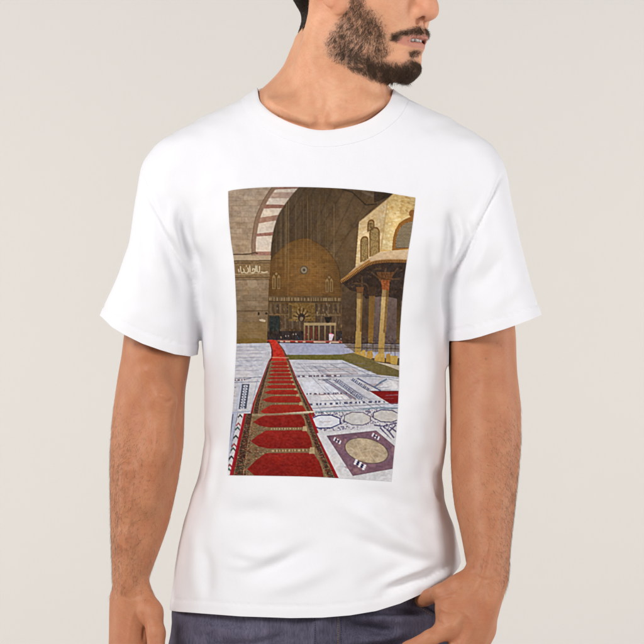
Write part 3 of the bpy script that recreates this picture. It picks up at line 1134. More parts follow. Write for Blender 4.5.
# chest and belly
fold([(232, 150), (240, 190), (225, 240)], 16, .0016, .4)
fold([(405, 160), (418, 200), (432, 240)], 14, -.0016, .4)
fold([(262, 128), (282, 150), (318, 162)], 12, -.0008, .4)
fold([(208, 520), (262, 512), (300, 528)], 12, -.0036, .4)
fold([(226, 548), (262, 556), (300, 545)], 7, .0030, .4)
fold([(236, 577), (280, 562), (326, 541)], 9, -.0040, .4)
fold([(214, 562), (250, 566), (290, 552)], 5, .0016, .4)
fold([(246, 596), (300, 580), (345, 558)], 9, .0030, .4)
fold([(326, 500), (366, 516), (410, 546), (452, 566)], 9, .0036, .35)
fold([(340, 486), (390, 500), (430, 524), (458, 548)], 10, -.0030, .35)
fold([(330, 528), (380, 548), (430, 562), (458, 562)], 7, -.0030, .35)
fold([(372, 599), (400, 585), (430, 573), (456, 566)], 5.5, -.0046, .35)
fold([(380, 586), (412, 573), (440, 566)], 5, .0034, .35)
fold([(352, 590), (390, 574), (420, 560)], 8, -.0018, .35)
fold([(420, 590), (440, 578), (456, 570)], 4, .0030, .35)
fold([(208, 420), (203, 462), (193, 500)], 4, -.0034, .35)
fold([(216, 430), (212, 470), (204, 512)], 5, .0022, .35)
fold([(440, 462), (436, 482), (442, 506)], 3.4, -.0036, .3)
fold([(432, 452), (430, 480), (436, 512)], 6, .0012, .35)
fold([(192, 520), (196, 552), (190, 600)], 7, .0020, .35)
fold([(204, 540), (208, 570), (204, 605)], 6, -.0016, .35)
# soft unevenness of the whole cloth
sd += 0.0013 * wave_noise(SV * [1, .6, 1], 0.11, 31) + 0.0004 * wave_noise(SV, 0.035, 32)
calm = ((suv[:, 0] > 222) & (suv[:, 0] < 420) & (suv[:, 1] > 180) & (suv[:, 1] < 486)) * 1.0
SV = SV + SN * sd[:, None]
pit = np.maximum(np.exp(-((suv[:, 0] - 199.5) / 6) ** 2), np.exp(-((suv[:, 0] - 447) / 5) ** 2)) * smoothstep(268, 285, suv[:, 1]) * smoothstep(338, 318, suv[:, 1])
for _ in range(10):
    SV = SV + laplace(SV, SQ) * (0.5 * pit)[:, None]
suv = pix(SV)
ST = np.concatenate([SQ[:, [0, 1, 2]], SQ[:, [0, 2, 3]]])
SV, ST = clip_tris(SV, ST, hem_f(SV))
SV, ST = clip_tris(SV, ST, neck_f(SV))
# sewn lines: double row on the hems
SN = normals(SV, ST)
hf, nf = hem_f(SV), neck_f(SV)
g = np.zeros(len(SV))
low = (pix(SV)[:, 1] > 290)
for at_, w_, h_ in ((12.0, .9, -.0009), (10.2, .9, -.0004)):
    g += h_ * np.exp(-((hf - at_) / w_) ** 2) * low
g += 0.0005 * smoothstep(12, 10.5, hf) * low
g *= 1 - smoothstep(444, 452, pix(SV)[:, 0]) * (pix(SV)[:, 1] > 400)
SV = SV + SN * g[:, None]
CV, CT = clip_tris(SV, ST, 16.8 - nf)
TV, TT = clip_tris(SV, ST, nf - 13.0)
cn = normals(CV, CT)
cf = neck_f(CV)
CV = CV + cn * (0.0010 * smoothstep(-.5, 2.0, cf) * (1 - 0.5 * smoothstep(11, 16.8, cf)))[:, None]


SEAM_L = np.array([(0, 0), (30, 168), (141, 170), (151, 202), (168, 238), (186, 270), (195, 284), (200.3, 291), (200.3, 420)], float)
SEAM_R = np.array([(900, 0), (640, 168), (504, 170), (490, 203), (470, 244), (450, 284), (447.2, 300), (447.2, 420)], float)
tp = pix(TV)
seam_l = np.where(tp[:, 1] > 372, 40, tp[:, 0] - np.interp(tp[:, 1], SEAM_L[:, 1], SEAM_L[:, 0]))
LV, LT = clip_tris(TV, TT, -seam_l)
TV, TT = clip_tris(TV, TT, seam_l)
tp = pix(TV)
seam_r = np.where(tp[:, 1] > 372, 40, np.interp(tp[:, 1], SEAM_R[:, 1], SEAM_R[:, 0]) - tp[:, 0])
RV, RT = clip_tris(TV, TT, -seam_r)
TV, TT = clip_tris(TV, TT, seam_r)


def solid(o, t):
    me = o.data                            # cut edges keep a crisp corner instead of shading round it
    ev = np.empty(len(me.edges) * 2, np.int32)
    me.edges.foreach_get('vertices', ev)
    lv = np.empty(len(me.loops), np.int32)
    me.loops.foreach_get('edge_index', lv)
    sharp = np.bincount(lv, minlength=len(me.edges)) == 1
    at = me.attributes.get('sharp_edge') or me.attributes.new('sharp_edge', 'BOOLEAN', 'EDGE')
    at.data.foreach_set('value', sharp)
    m = o.modifiers.new('thickness', 'SOLIDIFY')
    m.thickness = t
    m.offset = -1
    m.use_rim = True


t_shirt = build('t_shirt', TV, TT, M_SHIRT, person)
solid(t_shirt, 0.0016)
for sv_, st_ in ((LV, LT), (RV, RT)):
    solid(build('sleeve', sv_, st_, M_SHIRT, t_shirt), 0.0016)
collar = build('collar', CV, CT, M_SHIRT, t_shirt)
collar['label'] = 'ribbed white crew neck collar'
solid(collar, 0.0022)

# ------------------------------------------------------------------ jeans
jeans = Field(V(140, 1262, 0) - [0.02, 0.20, 0], V(500, 575, 0) + [0.02, 0.21, 0], 0.0030)
jeans.profile([(580, 181, 444, -.098, .098), (600, 174, 452, -.104, .108), (611, 172, 455, -.107, .112), (644, 169, 462, -.110, .125), (700, 164, 468, -.108, .130),
               (730, 176, 458, -.092, .112), (752, 215, 420, -.055, .075)], 0.05, 2.3)
for x0, x1, x2 in ((239, 236, 232), (396, 400, 404)):
    jeans.chain([(V(x0, 700, .01), .094), (V(x0, 790, .01), .093), (V(x1, 990, .005), .066), (V(x2, 1120, .02), .060), (V(x2, 1275, .025), .054)], 0.03)
JV, JQ = jeans.mesh(2)
suv = pix(JV)
SN = normals(JV, JQ)
sf = smoothstep(0.10, -0.35, SN[:, 1])
sd = np.zeros(len(JV))
fold([(311, 590), (311.5, 640), (309, 700), (318, 745)], 1.3, -.0022, .02)
fold([(322, 590), (322, 640), (321, 700)], 7, .0026, .05)
fold([(313, 590), (313.5, 640), (311, 700)], 2.0, .0014, .02)
fold([(312, 640), (338, 638), (356, 633)], 3.5, .0020)
fold([(340, 624), (372, 629), (402, 636)], 5, -.0075, .3)
fold([(345, 616), (380, 618), (412, 622)], 4, .0030, .3)
fold([(340, 640), (372, 640), (410, 632)], 4, .0034, .3)
fold([(380, 612), (408, 612), (432, 616)], 3.5, -.0055, .3)
fold([(340, 656), (380, 650), (420, 640)], 6, -.0065, .3)
fold([(180, 625), (220, 630), (270, 640)], 7, .0020, .3)
fold([(174, 618), (210, 620), (262, 626)], 4, -.0026, .3)
fold([(200, 646), (250, 645), (300, 632)], 5, -.0050, .3)
fold([(236, 980), (226, 1000), (205, 1010)], 10, -.004, .3)
sd += 0.0012 * wave_noise(JV, .05, 41)
JV = JV + SN * sd[:, None]
JT = np.concatenate([JQ[:, [0, 1, 2]], JQ[:, [0, 2, 3]]])
JV, JT = clip_tris(JV, JT, JV[:, 2] - 0.045)
JV, JT = clip_tris(JV, JT, V(0, 586, 0)[2] - JV[:, 2])
suv = pix(JV)
fade = np.exp(-((suv[:, 0] - 225) / 60) ** 2 - ((suv[:, 1] - 650) / 60) ** 2) + 0.8 * np.exp(-((suv[:, 0] - 400) / 50) ** 2 - ((suv[:, 1] - 690) / 70) ** 2)
wear = np.exp(-((suv[:, 0] - 312) / 2.0) ** 2) * (suv[:, 1] < 760)
jc = np.array([.074, .068, .104]) * (1 + 0.55 * fade + 0.5 * wear + 0.12 * wave_noise(JV * [1, 1, .5], .02, 43))[:, None]
jeans_ob = build('jeans', JV, JT, M_DENIM, person, np.clip(jc, .01, 1))
solid(jeans_ob, 0.0015)
JB = BVHTree.FromPolygons(JV.tolist(), JT.tolist())
CAMP = np.array([0, -DIST, ZC])


def drape(bv, pts, off):
    """points of the photo plane carried onto the front of a surface, kept a little proud of it"""
    out = []
    for px_, py_ in pts:
        d = V(px_, py_, 0) - CAMP
        hit = bv.ray_cast(Vector(CAMP), Vector(d / np.linalg.norm(d)))
        if hit[0] is None:
            out.append(None)
        else:
            n = hit[1] if hit[1].y < 0 else -hit[1]
            out.append(np.array(hit[0] + n * off))
    return out


def stitches(name, line, m, step=2.3, length=1.5, r=.00042):
    line = spline(line, 30)
    L = np.r_[0, np.cumsum(np.linalg.norm(np.diff(line, axis=0), axis=1))]
    VV, FF, n = [], [], 0
    for s0 in np.arange(0, L[-1] - length, step):
        q = [[np.interp(s0 + length * t, L, line[:, 0]), np.interp(s0 + length * t, L, line[:, 1])] for t in (0, .33, .67, 1)]
        p = drape(JB, q, .0003)
        if any(x is None for x in p):
            continue
        vv, ff = tube(np.array(p), np.array([.5, 1, 1, .5]) * r, 6)
        VV.append(vv)
        FF.append(ff + n)
        n += len(vv)
    return build(name, np.concatenate(VV), np.concatenate(FF), m, jeans_ob)


stitches('fly_stitching', [(337.5, 604), (338, 625), (337, 660), (330, 690), (318, 706)], M_THREAD)
stitches('fly_stitching', [(340.5, 604), (341, 625), (340, 660), (333, 692), (319, 710)], M_NAVY)
stitches('fly_edge_stitching', [(314.5, 604), (315, 640), (313, 700)], M_NAVY)
stitches('pocket_stitching', [(411, 598.5), (421, 608), (432, 615)], M_THREAD)
p = [q for q in drape(JB, spline([(408, 586), (415, 596), (424, 605), (438, 613), (456, 617)], 12), .0008) if q is not None]
vv, ff = tube(np.array(p), .0016, 8)
build('pocket_edge', vv, ff, M_DENIM, jeans_ob, np.tile([.05, .045, .08], (len(vv), 1)))

# shoes
for x2 in (232, 404):
    sh = Field(V(x2, 1262, 0) + [-.07, -.20, -.06], V(x2, 1200, 0) + [.07, .13, .08], .004)
    c = V(x2, 1272, 0.02)
    sh.chain([(c + [0, .055, .036], .034), (c + [0, .0, .050], .040), (c + [0, -.08, .036], .036), (c + [0, -.145, .028], .028)], .03)
    sh.cone(c + [0, .03, .06], c + [0, .03, .115], .042, .040, .02)
    xv, xq = sh.mesh(2)
    xv[:, 2] = np.maximum(xv[:, 2], 0.012)
    shoe = build('shoe', xv, xq, M_SHOE, person)
    sv_ = Field(c + [-.06, -.20, -.02], c + [.06, .12, .03], .004)
    sv_.chain([(c + [0, .055, .006], .038), (c + [0, -.03, .006], .036), (c + [0, -.09, .006], .041), (c + [0, -.145, .006], .031)], .02)
    xv, xq = sv_.mesh(1)
    xv[:, 2] = np.clip(xv[:, 2], 0.001, 0.014)
    build('sole', xv, xq, M_NAVY, shoe)

# ------------------------------------------------------------------ the printed picture
SS = 4                                    # samples per photo pixel while painting
X0, Y0, X1, Y1 = 224, 183, 420, 486
IW, IH = (X1 - X0) * SS, (Y1 - Y0) * SS
IMG = np.zeros((IH, IW, 3))
gx, gy = np.meshgrid(X0 + (np.arange(IW) + .5) / SS, Y0 + (np.arange(IH) + .5) / SS)
PR = np.random.default_rng(99)


def region(poly):
    poly = np.asarray(poly, float)
    a = np.clip(((poly.min(0) - [X0, Y0]) * SS).astype(int) - 1, 0, [IW, IH])
    b = np.clip(((poly.max(0) - [X0, Y0]) * SS).astype(int) + 2, 0, [IW, IH])
    sl = (slice(a[1], b[1]), slice(a[0], b[0]))
    return sl, in_poly(np.stack([gx[sl], gy[sl]], -1), poly)


def fill(poly, c, c2=None, alpha=1.0):
    """c: one colour, or c at the top of the polygon to c2 at its bottom"""
    sl, m = region(poly)
    c = np.array(c, float)
    if c2 is not None:
        ys = np.asarray(poly, float)[:, 1]
        t = np.clip((gy[sl] - ys.min()) / (ys.max() - ys.min()), 0, 1)[..., None]
        cc = c * (1 - t) + np.array(c2, float) * t
    else:
        cc = np.broadcast_to(c, IMG[sl].shape)
    IMG[sl][m] = IMG[sl][m] * (1 - alpha) + cc[m] * alpha


def stroke(pts, w, c, alpha=1.0, w2=None):
    pts = np.asarray(pts, float)
    w2 = w if w2 is None else w2
    n = len(pts) - 1
    for i in range(n):
        a, b = pts[i], pts[i + 1]
        d = b - a
        q = np.array([-d[1], d[0]]) / (np.hypot(*d) + 1e-9)
        wa, wb = w + (w2 - w) * i / n, w + (w2 - w) * (i + 1) / n
        fill([a + q * wa / 2, b + q * wb / 2, b - q * wb / 2, a - q * wa / 2], c, alpha=alpha)


def dashes(pts, w, c1, c2, step, jitter=0.0):
    pts = np.asarray(pts, float)
    L = np.r_[0, np.cumsum(np.hypot(*np.diff(pts, axis=0).T))]
    s0, i = 0, 0
    while s0 < L[-1]:
        s1 = min(s0 + step * (1 + jitter * PR.normal()), L[-1])
        if s1 <= s0:
            s1 = s0 + step * .5
        a = [np.interp(s0, L, pts[:, 0]), np.interp(s0, L, pts[:, 1])]
        b = [np.interp(s1, L, pts[:, 0]), np.interp(s1, L, pts[:, 1])]
        c = c1 if i % 2 == 0 else c2
        if c is not None:
            stroke([a, b], w, c)
        s0, i = s1, i + 1


def ellipse(cx, cy, rx, ry, rot=0, n=40, a0=0, a1=360):
    t = np.radians(np.linspace(a0, a1, n, endpoint=a1 - a0 < 360))
    r = math.radians(rot)
    x, y = rx * np.cos(t), ry * np.sin(t)
    return np.stack([cx + x * math.cos(r) - y * math.sin(r), cy + x * math.sin(r) + y * math.cos(r)], 1)


def smooth_noise(sl_shape, fx, fy, seed):
    """value noise, smooth, with cells fx by fy samples"""
    r = np.random.default_rng(seed)
    h, w = sl_shape
    gh, gw = int(h / fy) + 3, int(w / fx) + 3
    g_ = r.random((gh, gw))
    ys, xs = np.arange(h) / fy, np.arange(w) / fx
    iy, ix = ys.astype(int), xs.astype(int)
    ty, tx = ys - iy, xs - ix
    ty, tx = ty * ty * (3 - 2 * ty), tx * tx * (3 - 2 * tx)
    a = g_[iy][:, ix] * (1 - tx) + g_[iy][:, ix + 1] * tx
    b = g_[iy + 1][:, ix] * (1 - tx) + g_[iy + 1][:, ix + 1] * tx
    return a * (1 - ty)[:, None] + b * ty[:, None]


MOT = .62


def light(poly, cx, cy, rx, ry, a, b):
    """the picture's own light: factor a at a centre, b away from it"""
    sl, m = region(poly)
    d = np.sqrt(((gx[sl] - cx) / rx) ** 2 + ((gy[sl] - cy) / ry) ** 2)
    f = b + (a - b) * np.exp(-d * d)
    IMG[sl][m] = (IMG[sl] * f[..., None])[m]


def mottle(poly, amp, fx, fy, seed, tint=(1, 1, 1)):
    sl, m = region(poly)
    nn = smooth_noise(m.shape, fx * SS, fy * SS, seed) + .5 * smooth_noise(m.shape, fx * SS / 2.3, fy * SS / 2.3, seed + 1) - .75
    v = IMG[sl] + nn[..., None] * amp * MOT * np.array(tint)
    IMG[sl][m] = v[m]


FULL = [(X0, Y0), (X1, Y0), (X1, Y1), (X0, Y1)]
# -- the great vault
fill(FULL, (90, 71, 52), (80, 62, 42))
fill([(300, 183), (420, 183), (420, 345), (338, 345), (341, 285)], (86, 67, 47), (98, 76, 50))
mottle([(262, 183), (420, 183), (420, 345), (262, 345)], 22, 9, 14, 1)
for a, b in [((306, 187), (272, 244)), ((316, 187), (290, 232)), ((332, 189), (310, 236)), ((344, 190), (322, 226)), ((356, 191), (330, 246)), ((372, 193), (334, 258)),
             ((385, 196), (342, 240))]:
    stroke([a, b], 1.6, (56, 44, 34), .28)
stroke([(342, 189), (352, 192), (366, 205), (377, 204)], 1.4, (50, 40, 30), .8)
stroke([(362, 191), (373, 196), (380, 193)], 2.5, (120, 104, 86), .45)
fill([(374, 192), (393, 193), (391, 196), (374, 203)], (50, 38, 28), alpha=.8)
light([(262, 183), (420, 183), (420, 345), (262, 345)], 350, 240, 34, 60, 1.16, .84)
# -- lit end wall under its pointed arch
ARCH_ = [(266, 345), (267.5, 268), (270, 261), (277.5, 252), (284, 246), (289, 242.5), (297, 239.5), (306, 238), (314, 241), (320.5, 245), (327, 250), (332, 256), (337, 264), (339.5, 272), (341, 289), (342, 345)]
ARCH = [ARCH_[0]] + [tuple(q) for q in spline(ARCH_[1:-1], 6)] + [ARCH_[-1]]
fill(ARCH, (126, 90, 48), (112, 78, 42))
mottle(ARCH, 26, 6, 3, 5, (1, .85, .55))
for k in range(26):
    y = 241 + k * 2.2
    stroke([(268, y), (341, y)], .35, (84, 54, 22), .35)
for k in range(60):
    x, y = PR.uniform(270, 340), PR.uniform(245, 298)
    fill([(x, y), (x + 3, y), (x + 3, y + 1.6), (x, y + 1.6)], (150, 108, 56) if k % 2 else (92, 62, 28), alpha=.3)
stroke(ARCH[1:-1], 1.0, (70, 52, 34), .45)
light(ARCH, 308, 276, 26, 30, 1.12, .78)
# medallion and lancets
fill(ellipse(304, 270, 4.2, 4.4), (96, 78, 56))
fill(ellipse(304, 270, 3.0, 3.2), (142, 126, 100))
fill(ellipse(304, 270, 1.4, 1.5), (82, 70, 56))
for cx, cy, w, h in ((276.3, 280, 9.5, 18), (329.2, 283.5, 8, 17)):
    fill([(cx - w / 2, cy + h / 2), (cx - w / 2, cy - h * .25), (cx, cy - h / 2), (cx + w / 2, cy - h * .25), (cx + w / 2, cy + h / 2)], (92, 66, 34), alpha=.75)
    for q in (-.26, .26):
        x = cx + q * w
        fill([(x - 1.6, cy + h / 2), (x - 1.6, cy - 3), (x, cy - 5.5), (x + 1.6, cy - 3), (x + 1.6, cy + h / 2)], (142, 112, 72))
        fill([(x - .9, cy + h / 2 - .8), (x - .9, cy - 2), (x + .9, cy - 2), (x + .9, cy + h / 2 - .8)], (108, 82, 50))
    fill(ellipse(cx, cy - 6.2, 1.3, 1.3), (140, 112, 74))
# frieze, marble dado, mihrab
fill([(268, 296), (341.5, 296), (342, 345), (267, 345)], (100, 76, 48), (76, 58, 42))
mottle([(268, 296), (341.5, 296), (342, 345), (267, 345)], 30, 2.5, 4, 8)
dashes([(269, 299), (341, 299.5)], 3.2, (140, 116, 84), (98, 76, 50), 1.3, .4)
stroke([(269, 301.5), (341, 302)], .7, (60, 46, 32), .9)
for k in range(30):
    x = 270 + k * 2.4
    c = [(120, 100, 78), (74, 58, 46), (104, 84, 62), (62, 52, 50)][k % 4]
    fill([(x, 304), (x + 1.5, 304), (x + 1.5, 313), (x, 313)], c, alpha=.65)
    fill([(x, 316), (x + 1.6, 316), (x + 1.6, 329), (x, 329)], [(110, 96, 82), (70, 56, 46), (92, 70, 58)][k % 3], alpha=.6)
stroke([(269, 314.5), (341, 315)], .9, (128, 108, 82), .7)
fill([(288.5, 303), (315, 303), (315, 321), (288.5, 321)], (118, 90, 48))
mottle([(288.5, 303), (315, 303), (315, 321), (288.5, 321)], 50, 1.2, 1.2, 12)
for k in range(13):
    a = math.radians(180 + k * 15)
    stroke([(301.5 + 4 * math.cos(a), 318 + 4 * math.sin(a)), (301.5 + 9 * math.cos(a), 318 + 10 * math.sin(a))], 1.0, (62, 46, 32) if k % 2 else (150, 122, 80), .9)
fill(ellipse(301.5, 317.5, 3.6, 4.2), (56, 43, 36))
fill(ellipse(301.3, 319, 1.6, 2.2), (128, 108, 84))
fill([(289, 305), (292, 305), (292, 319), (289, 319)], (76, 60, 40), alpha=.7)
for k in range(150):
    x, y = PR.uniform(270, 341), PR.uniform(302, 330)
    c = [(158, 132, 96), (54, 42, 34), (132, 104, 70), (70, 54, 44), (176, 152, 116)][k % 5]
    w_, h_ = PR.uniform(.4, 1.2), PR.uniform(.6, 2.6)
    fill([(x, y), (x + w_, y), (x + w_, y + h_), (x, y + h_)], c, alpha=.5)
# dark screen, raised platform, crowd in shade
fill([(269.5, 316), (280, 316), (280, 339), (269, 339)], (42, 46, 42))
mottle([(269.5, 316), (280, 316), (280, 339), (269, 339)], 26, 1.6, 1.6, 14)
fill([(267, 331), (343, 331), (343, 343), (267, 343)], (52, 42, 38), (44, 36, 38))
mottle([(267, 328), (343, 328), (343, 342), (267, 342)], 46, 1.6, 2.5, 15)
fill([(304, 322.8), (336, 322.8), (336, 325.6), (304, 325.6)], (166, 142, 104))
fill([(304, 325.6), (336, 325.6), (336, 341), (304, 341)], (74, 56, 44), alpha=.8)
for x in (304.5, 308.5, 313.5, 319, 325, 330.5, 335):
    fill([(x - .7, 325), (x + .7, 325), (x + .7, 341), (x - .7, 341)], (150, 126, 92), (116, 92, 68))
for x in (306.5, 311, 316.3):
    fill([(x - .9, 327), (x + .9, 327), (x + .9, 339), (x - .9, 339)], (112, 52, 40), alpha=.8)
fill([(324, 317), (332, 317), (331, 320), (329, 323), (326.5, 323)], (40, 33, 27))
for k in range(46):
    x, y = PR.uniform(270, 395), PR.uniform(334, 341)
    c = [(190, 176, 170), (150, 60, 60), (60, 90, 110), (30, 26, 30), (172, 140, 100)][k % 5]
    fill(ellipse(x, y, .55, .8, n=8), c, alpha=.8)
fill(ellipse(330.6, 334, 1.5, 1.1, n=12), (205, 60, 110))
fill([(328.9, 334), (333.6, 334), (333, 337.5), (330.9, 343.8), (328.9, 343.8)], (216, 200, 206))
fill(ellipse(332.3, 335.2, 1.6, 1.3, n=12), (228, 190, 204))
fill([(267, 339.8), (402, 341.5), (402, 343.0), (267, 341.4)], (150, 96, 84))
dashes([(280, 341.5), (345, 342.4)], 1.3, (196, 170, 150), (150, 50, 46), 5, .5)
# -- chains of the lamps
for k in range(30):
    x = PR.uniform(268, 345)
    a, b = PR.uniform(190, 215), PR.uniform(250, 312)
    stroke([(x, a), (x, b)], .35, (150, 124, 88), .38 if k % 3 else .6)
# -- pier with the striped arch
PIER = [(224, 183), (300, 183), (292, 195), (283.5, 206.5), (278, 216), (273.7, 230), (271.6, 243), (270.2, 258), (268.5, 290), (267, 345), (224, 345)]
fill(PIER, (164, 144, 126), (146, 118, 84))
mottle(PIER, 30, 7, 5, 21, (1, .95, .85))
mottle(PIER, 20, 2, 1.4, 23)
before = IMG.copy()
for k, y in enumerate(np.arange(189, 345, 5.6)):
    if 252 < y < 282:
        continue
    stroke([(224, y + .3), (300, y - 1.2)] if y > 282 else [(224, y), (300, y)], .45, (104, 84, 64), .34)
    for j in range(7):
        x = 226 + j * 11 + (k % 2) * 5.5 + PR.uniform(-1, 1)
        stroke([(x, y), (x + .1, y + 5.4)], .4, (108, 88, 68), .28)
        if PR.random() < .3:
            fill([(x, y), (x + 10.5, y), (x + 10.5, y + 5.4), (x, y + 5.4)], [(176, 156, 132), (122, 98, 74)][j % 2], alpha=.22)
keep_ = in_poly(np.stack([gx, gy], -1), PIER)
IMG[~keep_] = before[~keep_]
INNER = spline([(304, 181), (299, 187), (292, 195), (283.5, 206.5), (278, 216), (273.7, 230), (271.6, 243), (270.4, 258)], 6)
OUTER = spline([(282, 181), (276.5, 188), (271, 195), (264.6, 206.5), (259.7, 219), (257, 232), (255.7, 243), (255.8, 258)], 6)
MOLD = spline([(277, 181), (271.5, 188), (266.5, 195), (260.3, 206.5), (255.3, 219), (253, 232), (251.8, 243), (252, 258)], 6)
fill(list(MOLD) + list(OUTER[::-1]), (136, 108, 88))
stroke(MOLD, .8, (100, 78, 62), .8)
fill(list(OUTER) + list(INNER[::-1]), (212, 195, 178))
n_ = len(OUTER) - 1


def band(t0, t1, c, a=1.0):
    f = [(np.interp(t, np.linspace(0, 1, n_ + 1), q[:, 0]), np.interp(t, np.linspace(0, 1, n_ + 1), q[:, 1])) for q in (OUTER, INNER) for t in (t0, t1)]
    fill([f[0], f[1], f[3], f[2]], c, alpha=a)


for t0, t1, c in [(.02, .09, (176, 146, 130)), (.125, .175, (148, 108, 94)), (.24, .33, (178, 150, 134)), (.405, .452, (144, 102, 88)), (.555, .62, (160, 122, 104)), (.735, .775, (150, 106, 92)), (.94, .985, (156, 114, 98))]:
    band(t0, t1, c)
mottle(list(OUTER) + list(INNER[::-1]), 28, 2.5, 2.5, 25)
stroke(OUTER, .7, (136, 110, 94), .6)
stroke(INNER, .7, (96, 80, 68), .5)
light(PIER, 246, 225, 40, 70, 1.06, .86)
fill([(224, 255.5), (271, 255.5), (270.5, 260.8), (224, 260.8)], (176, 152, 124))
stroke([(224, 254.6), (248, 254.2), (255, 252.6), (258, 253.8)], 1.3, (84, 64, 46), .9)
stroke([(224, 261), (270.5, 260.5)], 1.0, (88, 68, 48), .9)
fill([(224, 261.5), (270.3, 261), (269.6, 279), (224, 279)], (128, 102, 70))
mottle([(224, 261.5), (270.3, 261), (269.6, 279), (224, 279)], 36, 2, 1.4, 27)
for y in (263.2, 277.6, 280):
    stroke([(224, y), (270, y - .3)], .7, (80, 60, 40), .8)
stroke([(232, 274.5), (269.5, 273.2)], .8, (186, 164, 130), .6)
# carved band: pale flowing script
INK = (214, 198, 168)
for q in ([(240.5, 266), (240.8, 271), (242, 272.8), (244.2, 271.6), (243.5, 268.5)], [(244.5, 272.6), (247.5, 272.8), (248.6, 270), (247.6, 267.6)], [(249.8, 265.6), (250, 272.4)],
          [(251.2, 272.8), (254, 272.6), (254.8, 269.6), (253, 268.6), (252.4, 270.6)], [(255.6, 265.4), (256, 272.2)], [(257, 265.6), (257.4, 271.2), (259.4, 271.8), (259.6, 266)],
          [(238.4, 269), (239.2, 272.4)], [(246, 266.6), (246.8, 265.6)], [(261, 272), (264.5, 272.4), (267.8, 271.6)]):
    stroke(spline(q, 5), 1.0, INK, .85)
for y in (291, 301, 311, 322, 332):
    stroke([(224, y), (268, y - .6)], .6, (98, 76, 52), .75 if y == 311 else .35)
stroke([(236, 311.2), (268, 310.8)], .9, (92, 70, 48), .8)
fill([(247, 280), (256, 280), (258, 286), (253, 288), (248, 286)], (176, 158, 134), alpha=.5)
fill(ellipse(258.6, 313.6, .9, 1.7), (52, 38, 30))
fill(ellipse(266.3, 313.4, 1.2, 1.2), (60, 44, 32))
fill([(259, 319.5), (262, 319), (265.8, 320.2), (265, 322), (260, 321.2)], (206, 184, 156), alpha=.9)
fill([(224, 322), (267.4, 322), (267, 345), (224, 345)], (124, 94, 46), alpha=.35)
fill([(236, 339), (255, 338), (267, 339.5), (267, 343.4), (236, 344)], (116, 90, 44))
# -- ablution fountain: behind the columns
fill([(372, 296), (404, 296), (404, 345), (372, 345)], (112, 92, 84), (92, 76, 72))
fill([(356, 284), (372, 292), (372, 345), (342, 345), (342, 286)], (84, 66, 48), (74, 56, 44))
mottle([(342, 284), (404, 284), (404, 345), (342, 345)], 24, 4, 5, 31)
stroke([(342, 308), (352, 309), (362, 314)], .8, (60, 46, 36), .6)
# underside of the eave
UNDER = [(341, 282), (369, 264), (407, 262), (404, 302), (396, 298.5), (384, 296), (372, 297.5), (366, 299), (362, 293.5), (350, 290)]
fill(UNDER, (58, 44, 36))
mottle(UNDER, 26, 3, 3, 33)
for q in ([(352, 283), (366, 284), (371, 291)], [(371, 272), (381, 280)], [(381, 272), (392, 279), (401, 279)], [(386, 268), (384, 280)], [(398, 268), (389, 279)], [(362, 276), (362, 290)]):
    stroke(q, 1.5, (110, 78, 48), .6)
fill([(376.5, 272), (394, 272), (391, 280), (389, 283), (381, 283), (379, 280)], (104, 68, 40))
mottle([(376.5, 272), (394, 272), (391, 280), (389, 283), (381, 283), (379, 280)], 46, 1.3, 1.3, 35)
for k in range(60):
    x, y = PR.uniform(346, 402), PR.uniform(268, 296)
    if in_poly(np.array([[x, y]]), UNDER)[0]:
        a = PR.uniform(-.6, .9)
        L_ = PR.uniform(1.2, 4)
        stroke([(x, y), (x + L_ * math.cos(a), y + L_ * math.sin(a))], .7, [(118, 84, 50), (38, 28, 24), (90, 64, 42)][k % 3], .55)
# columns with capitals and bases
for pts, cap in ((((369, 296), (375, 296), (372.6, 350), (368, 350)), 0),):
    fill(pts, (120, 88, 46), (142, 106, 50))
fill([(367, 287), (377, 287), (375, 296), (369, 296)], (70, 50, 36))
fill([(397, 297), (401, 297), (401, 352), (396, 352)], (58, 42, 30), (120, 92, 44))
fill([(357, 292), (362.7, 292), (361, 346), (355.8, 346)], (176, 146, 94), (162, 130, 78))
fill([(360.8, 292), (362.7, 292), (361, 346), (359.4, 346)], (132, 98, 50))
fill([(356, 287), (364, 287), (362.8, 293), (357, 293)], (116, 76, 44))
fill([(382.2, 289), (389, 289), (384.4, 352), (378, 352)], (200, 170, 116), (178, 146, 90))
fill([(386.4, 289), (389, 289), (384.4, 352), (381.8, 352)], (136, 102, 58))
fill([(382.2, 289), (389, 289), (388.4, 297), (381.7, 297)], (92, 62, 36), alpha=.45)
fill([(357, 292), (362.7, 292), (362.3, 299), (356.8, 299)], (80, 56, 34), alpha=.45)
fill([(381, 280), (389.6, 280), (389.2, 290), (382, 290)], (150, 84, 46))
mottle([(381, 280), (389.6, 280), (389.2, 290), (382, 290)], 60, 1.2, 1.2, 37)
mottle([(355, 292), (363, 292), (361, 346), (355.8, 346)], 30, 2, 4, 39)
mottle([(378, 289), (389, 289), (385, 352), (378, 352)], 30, 2, 5, 41)
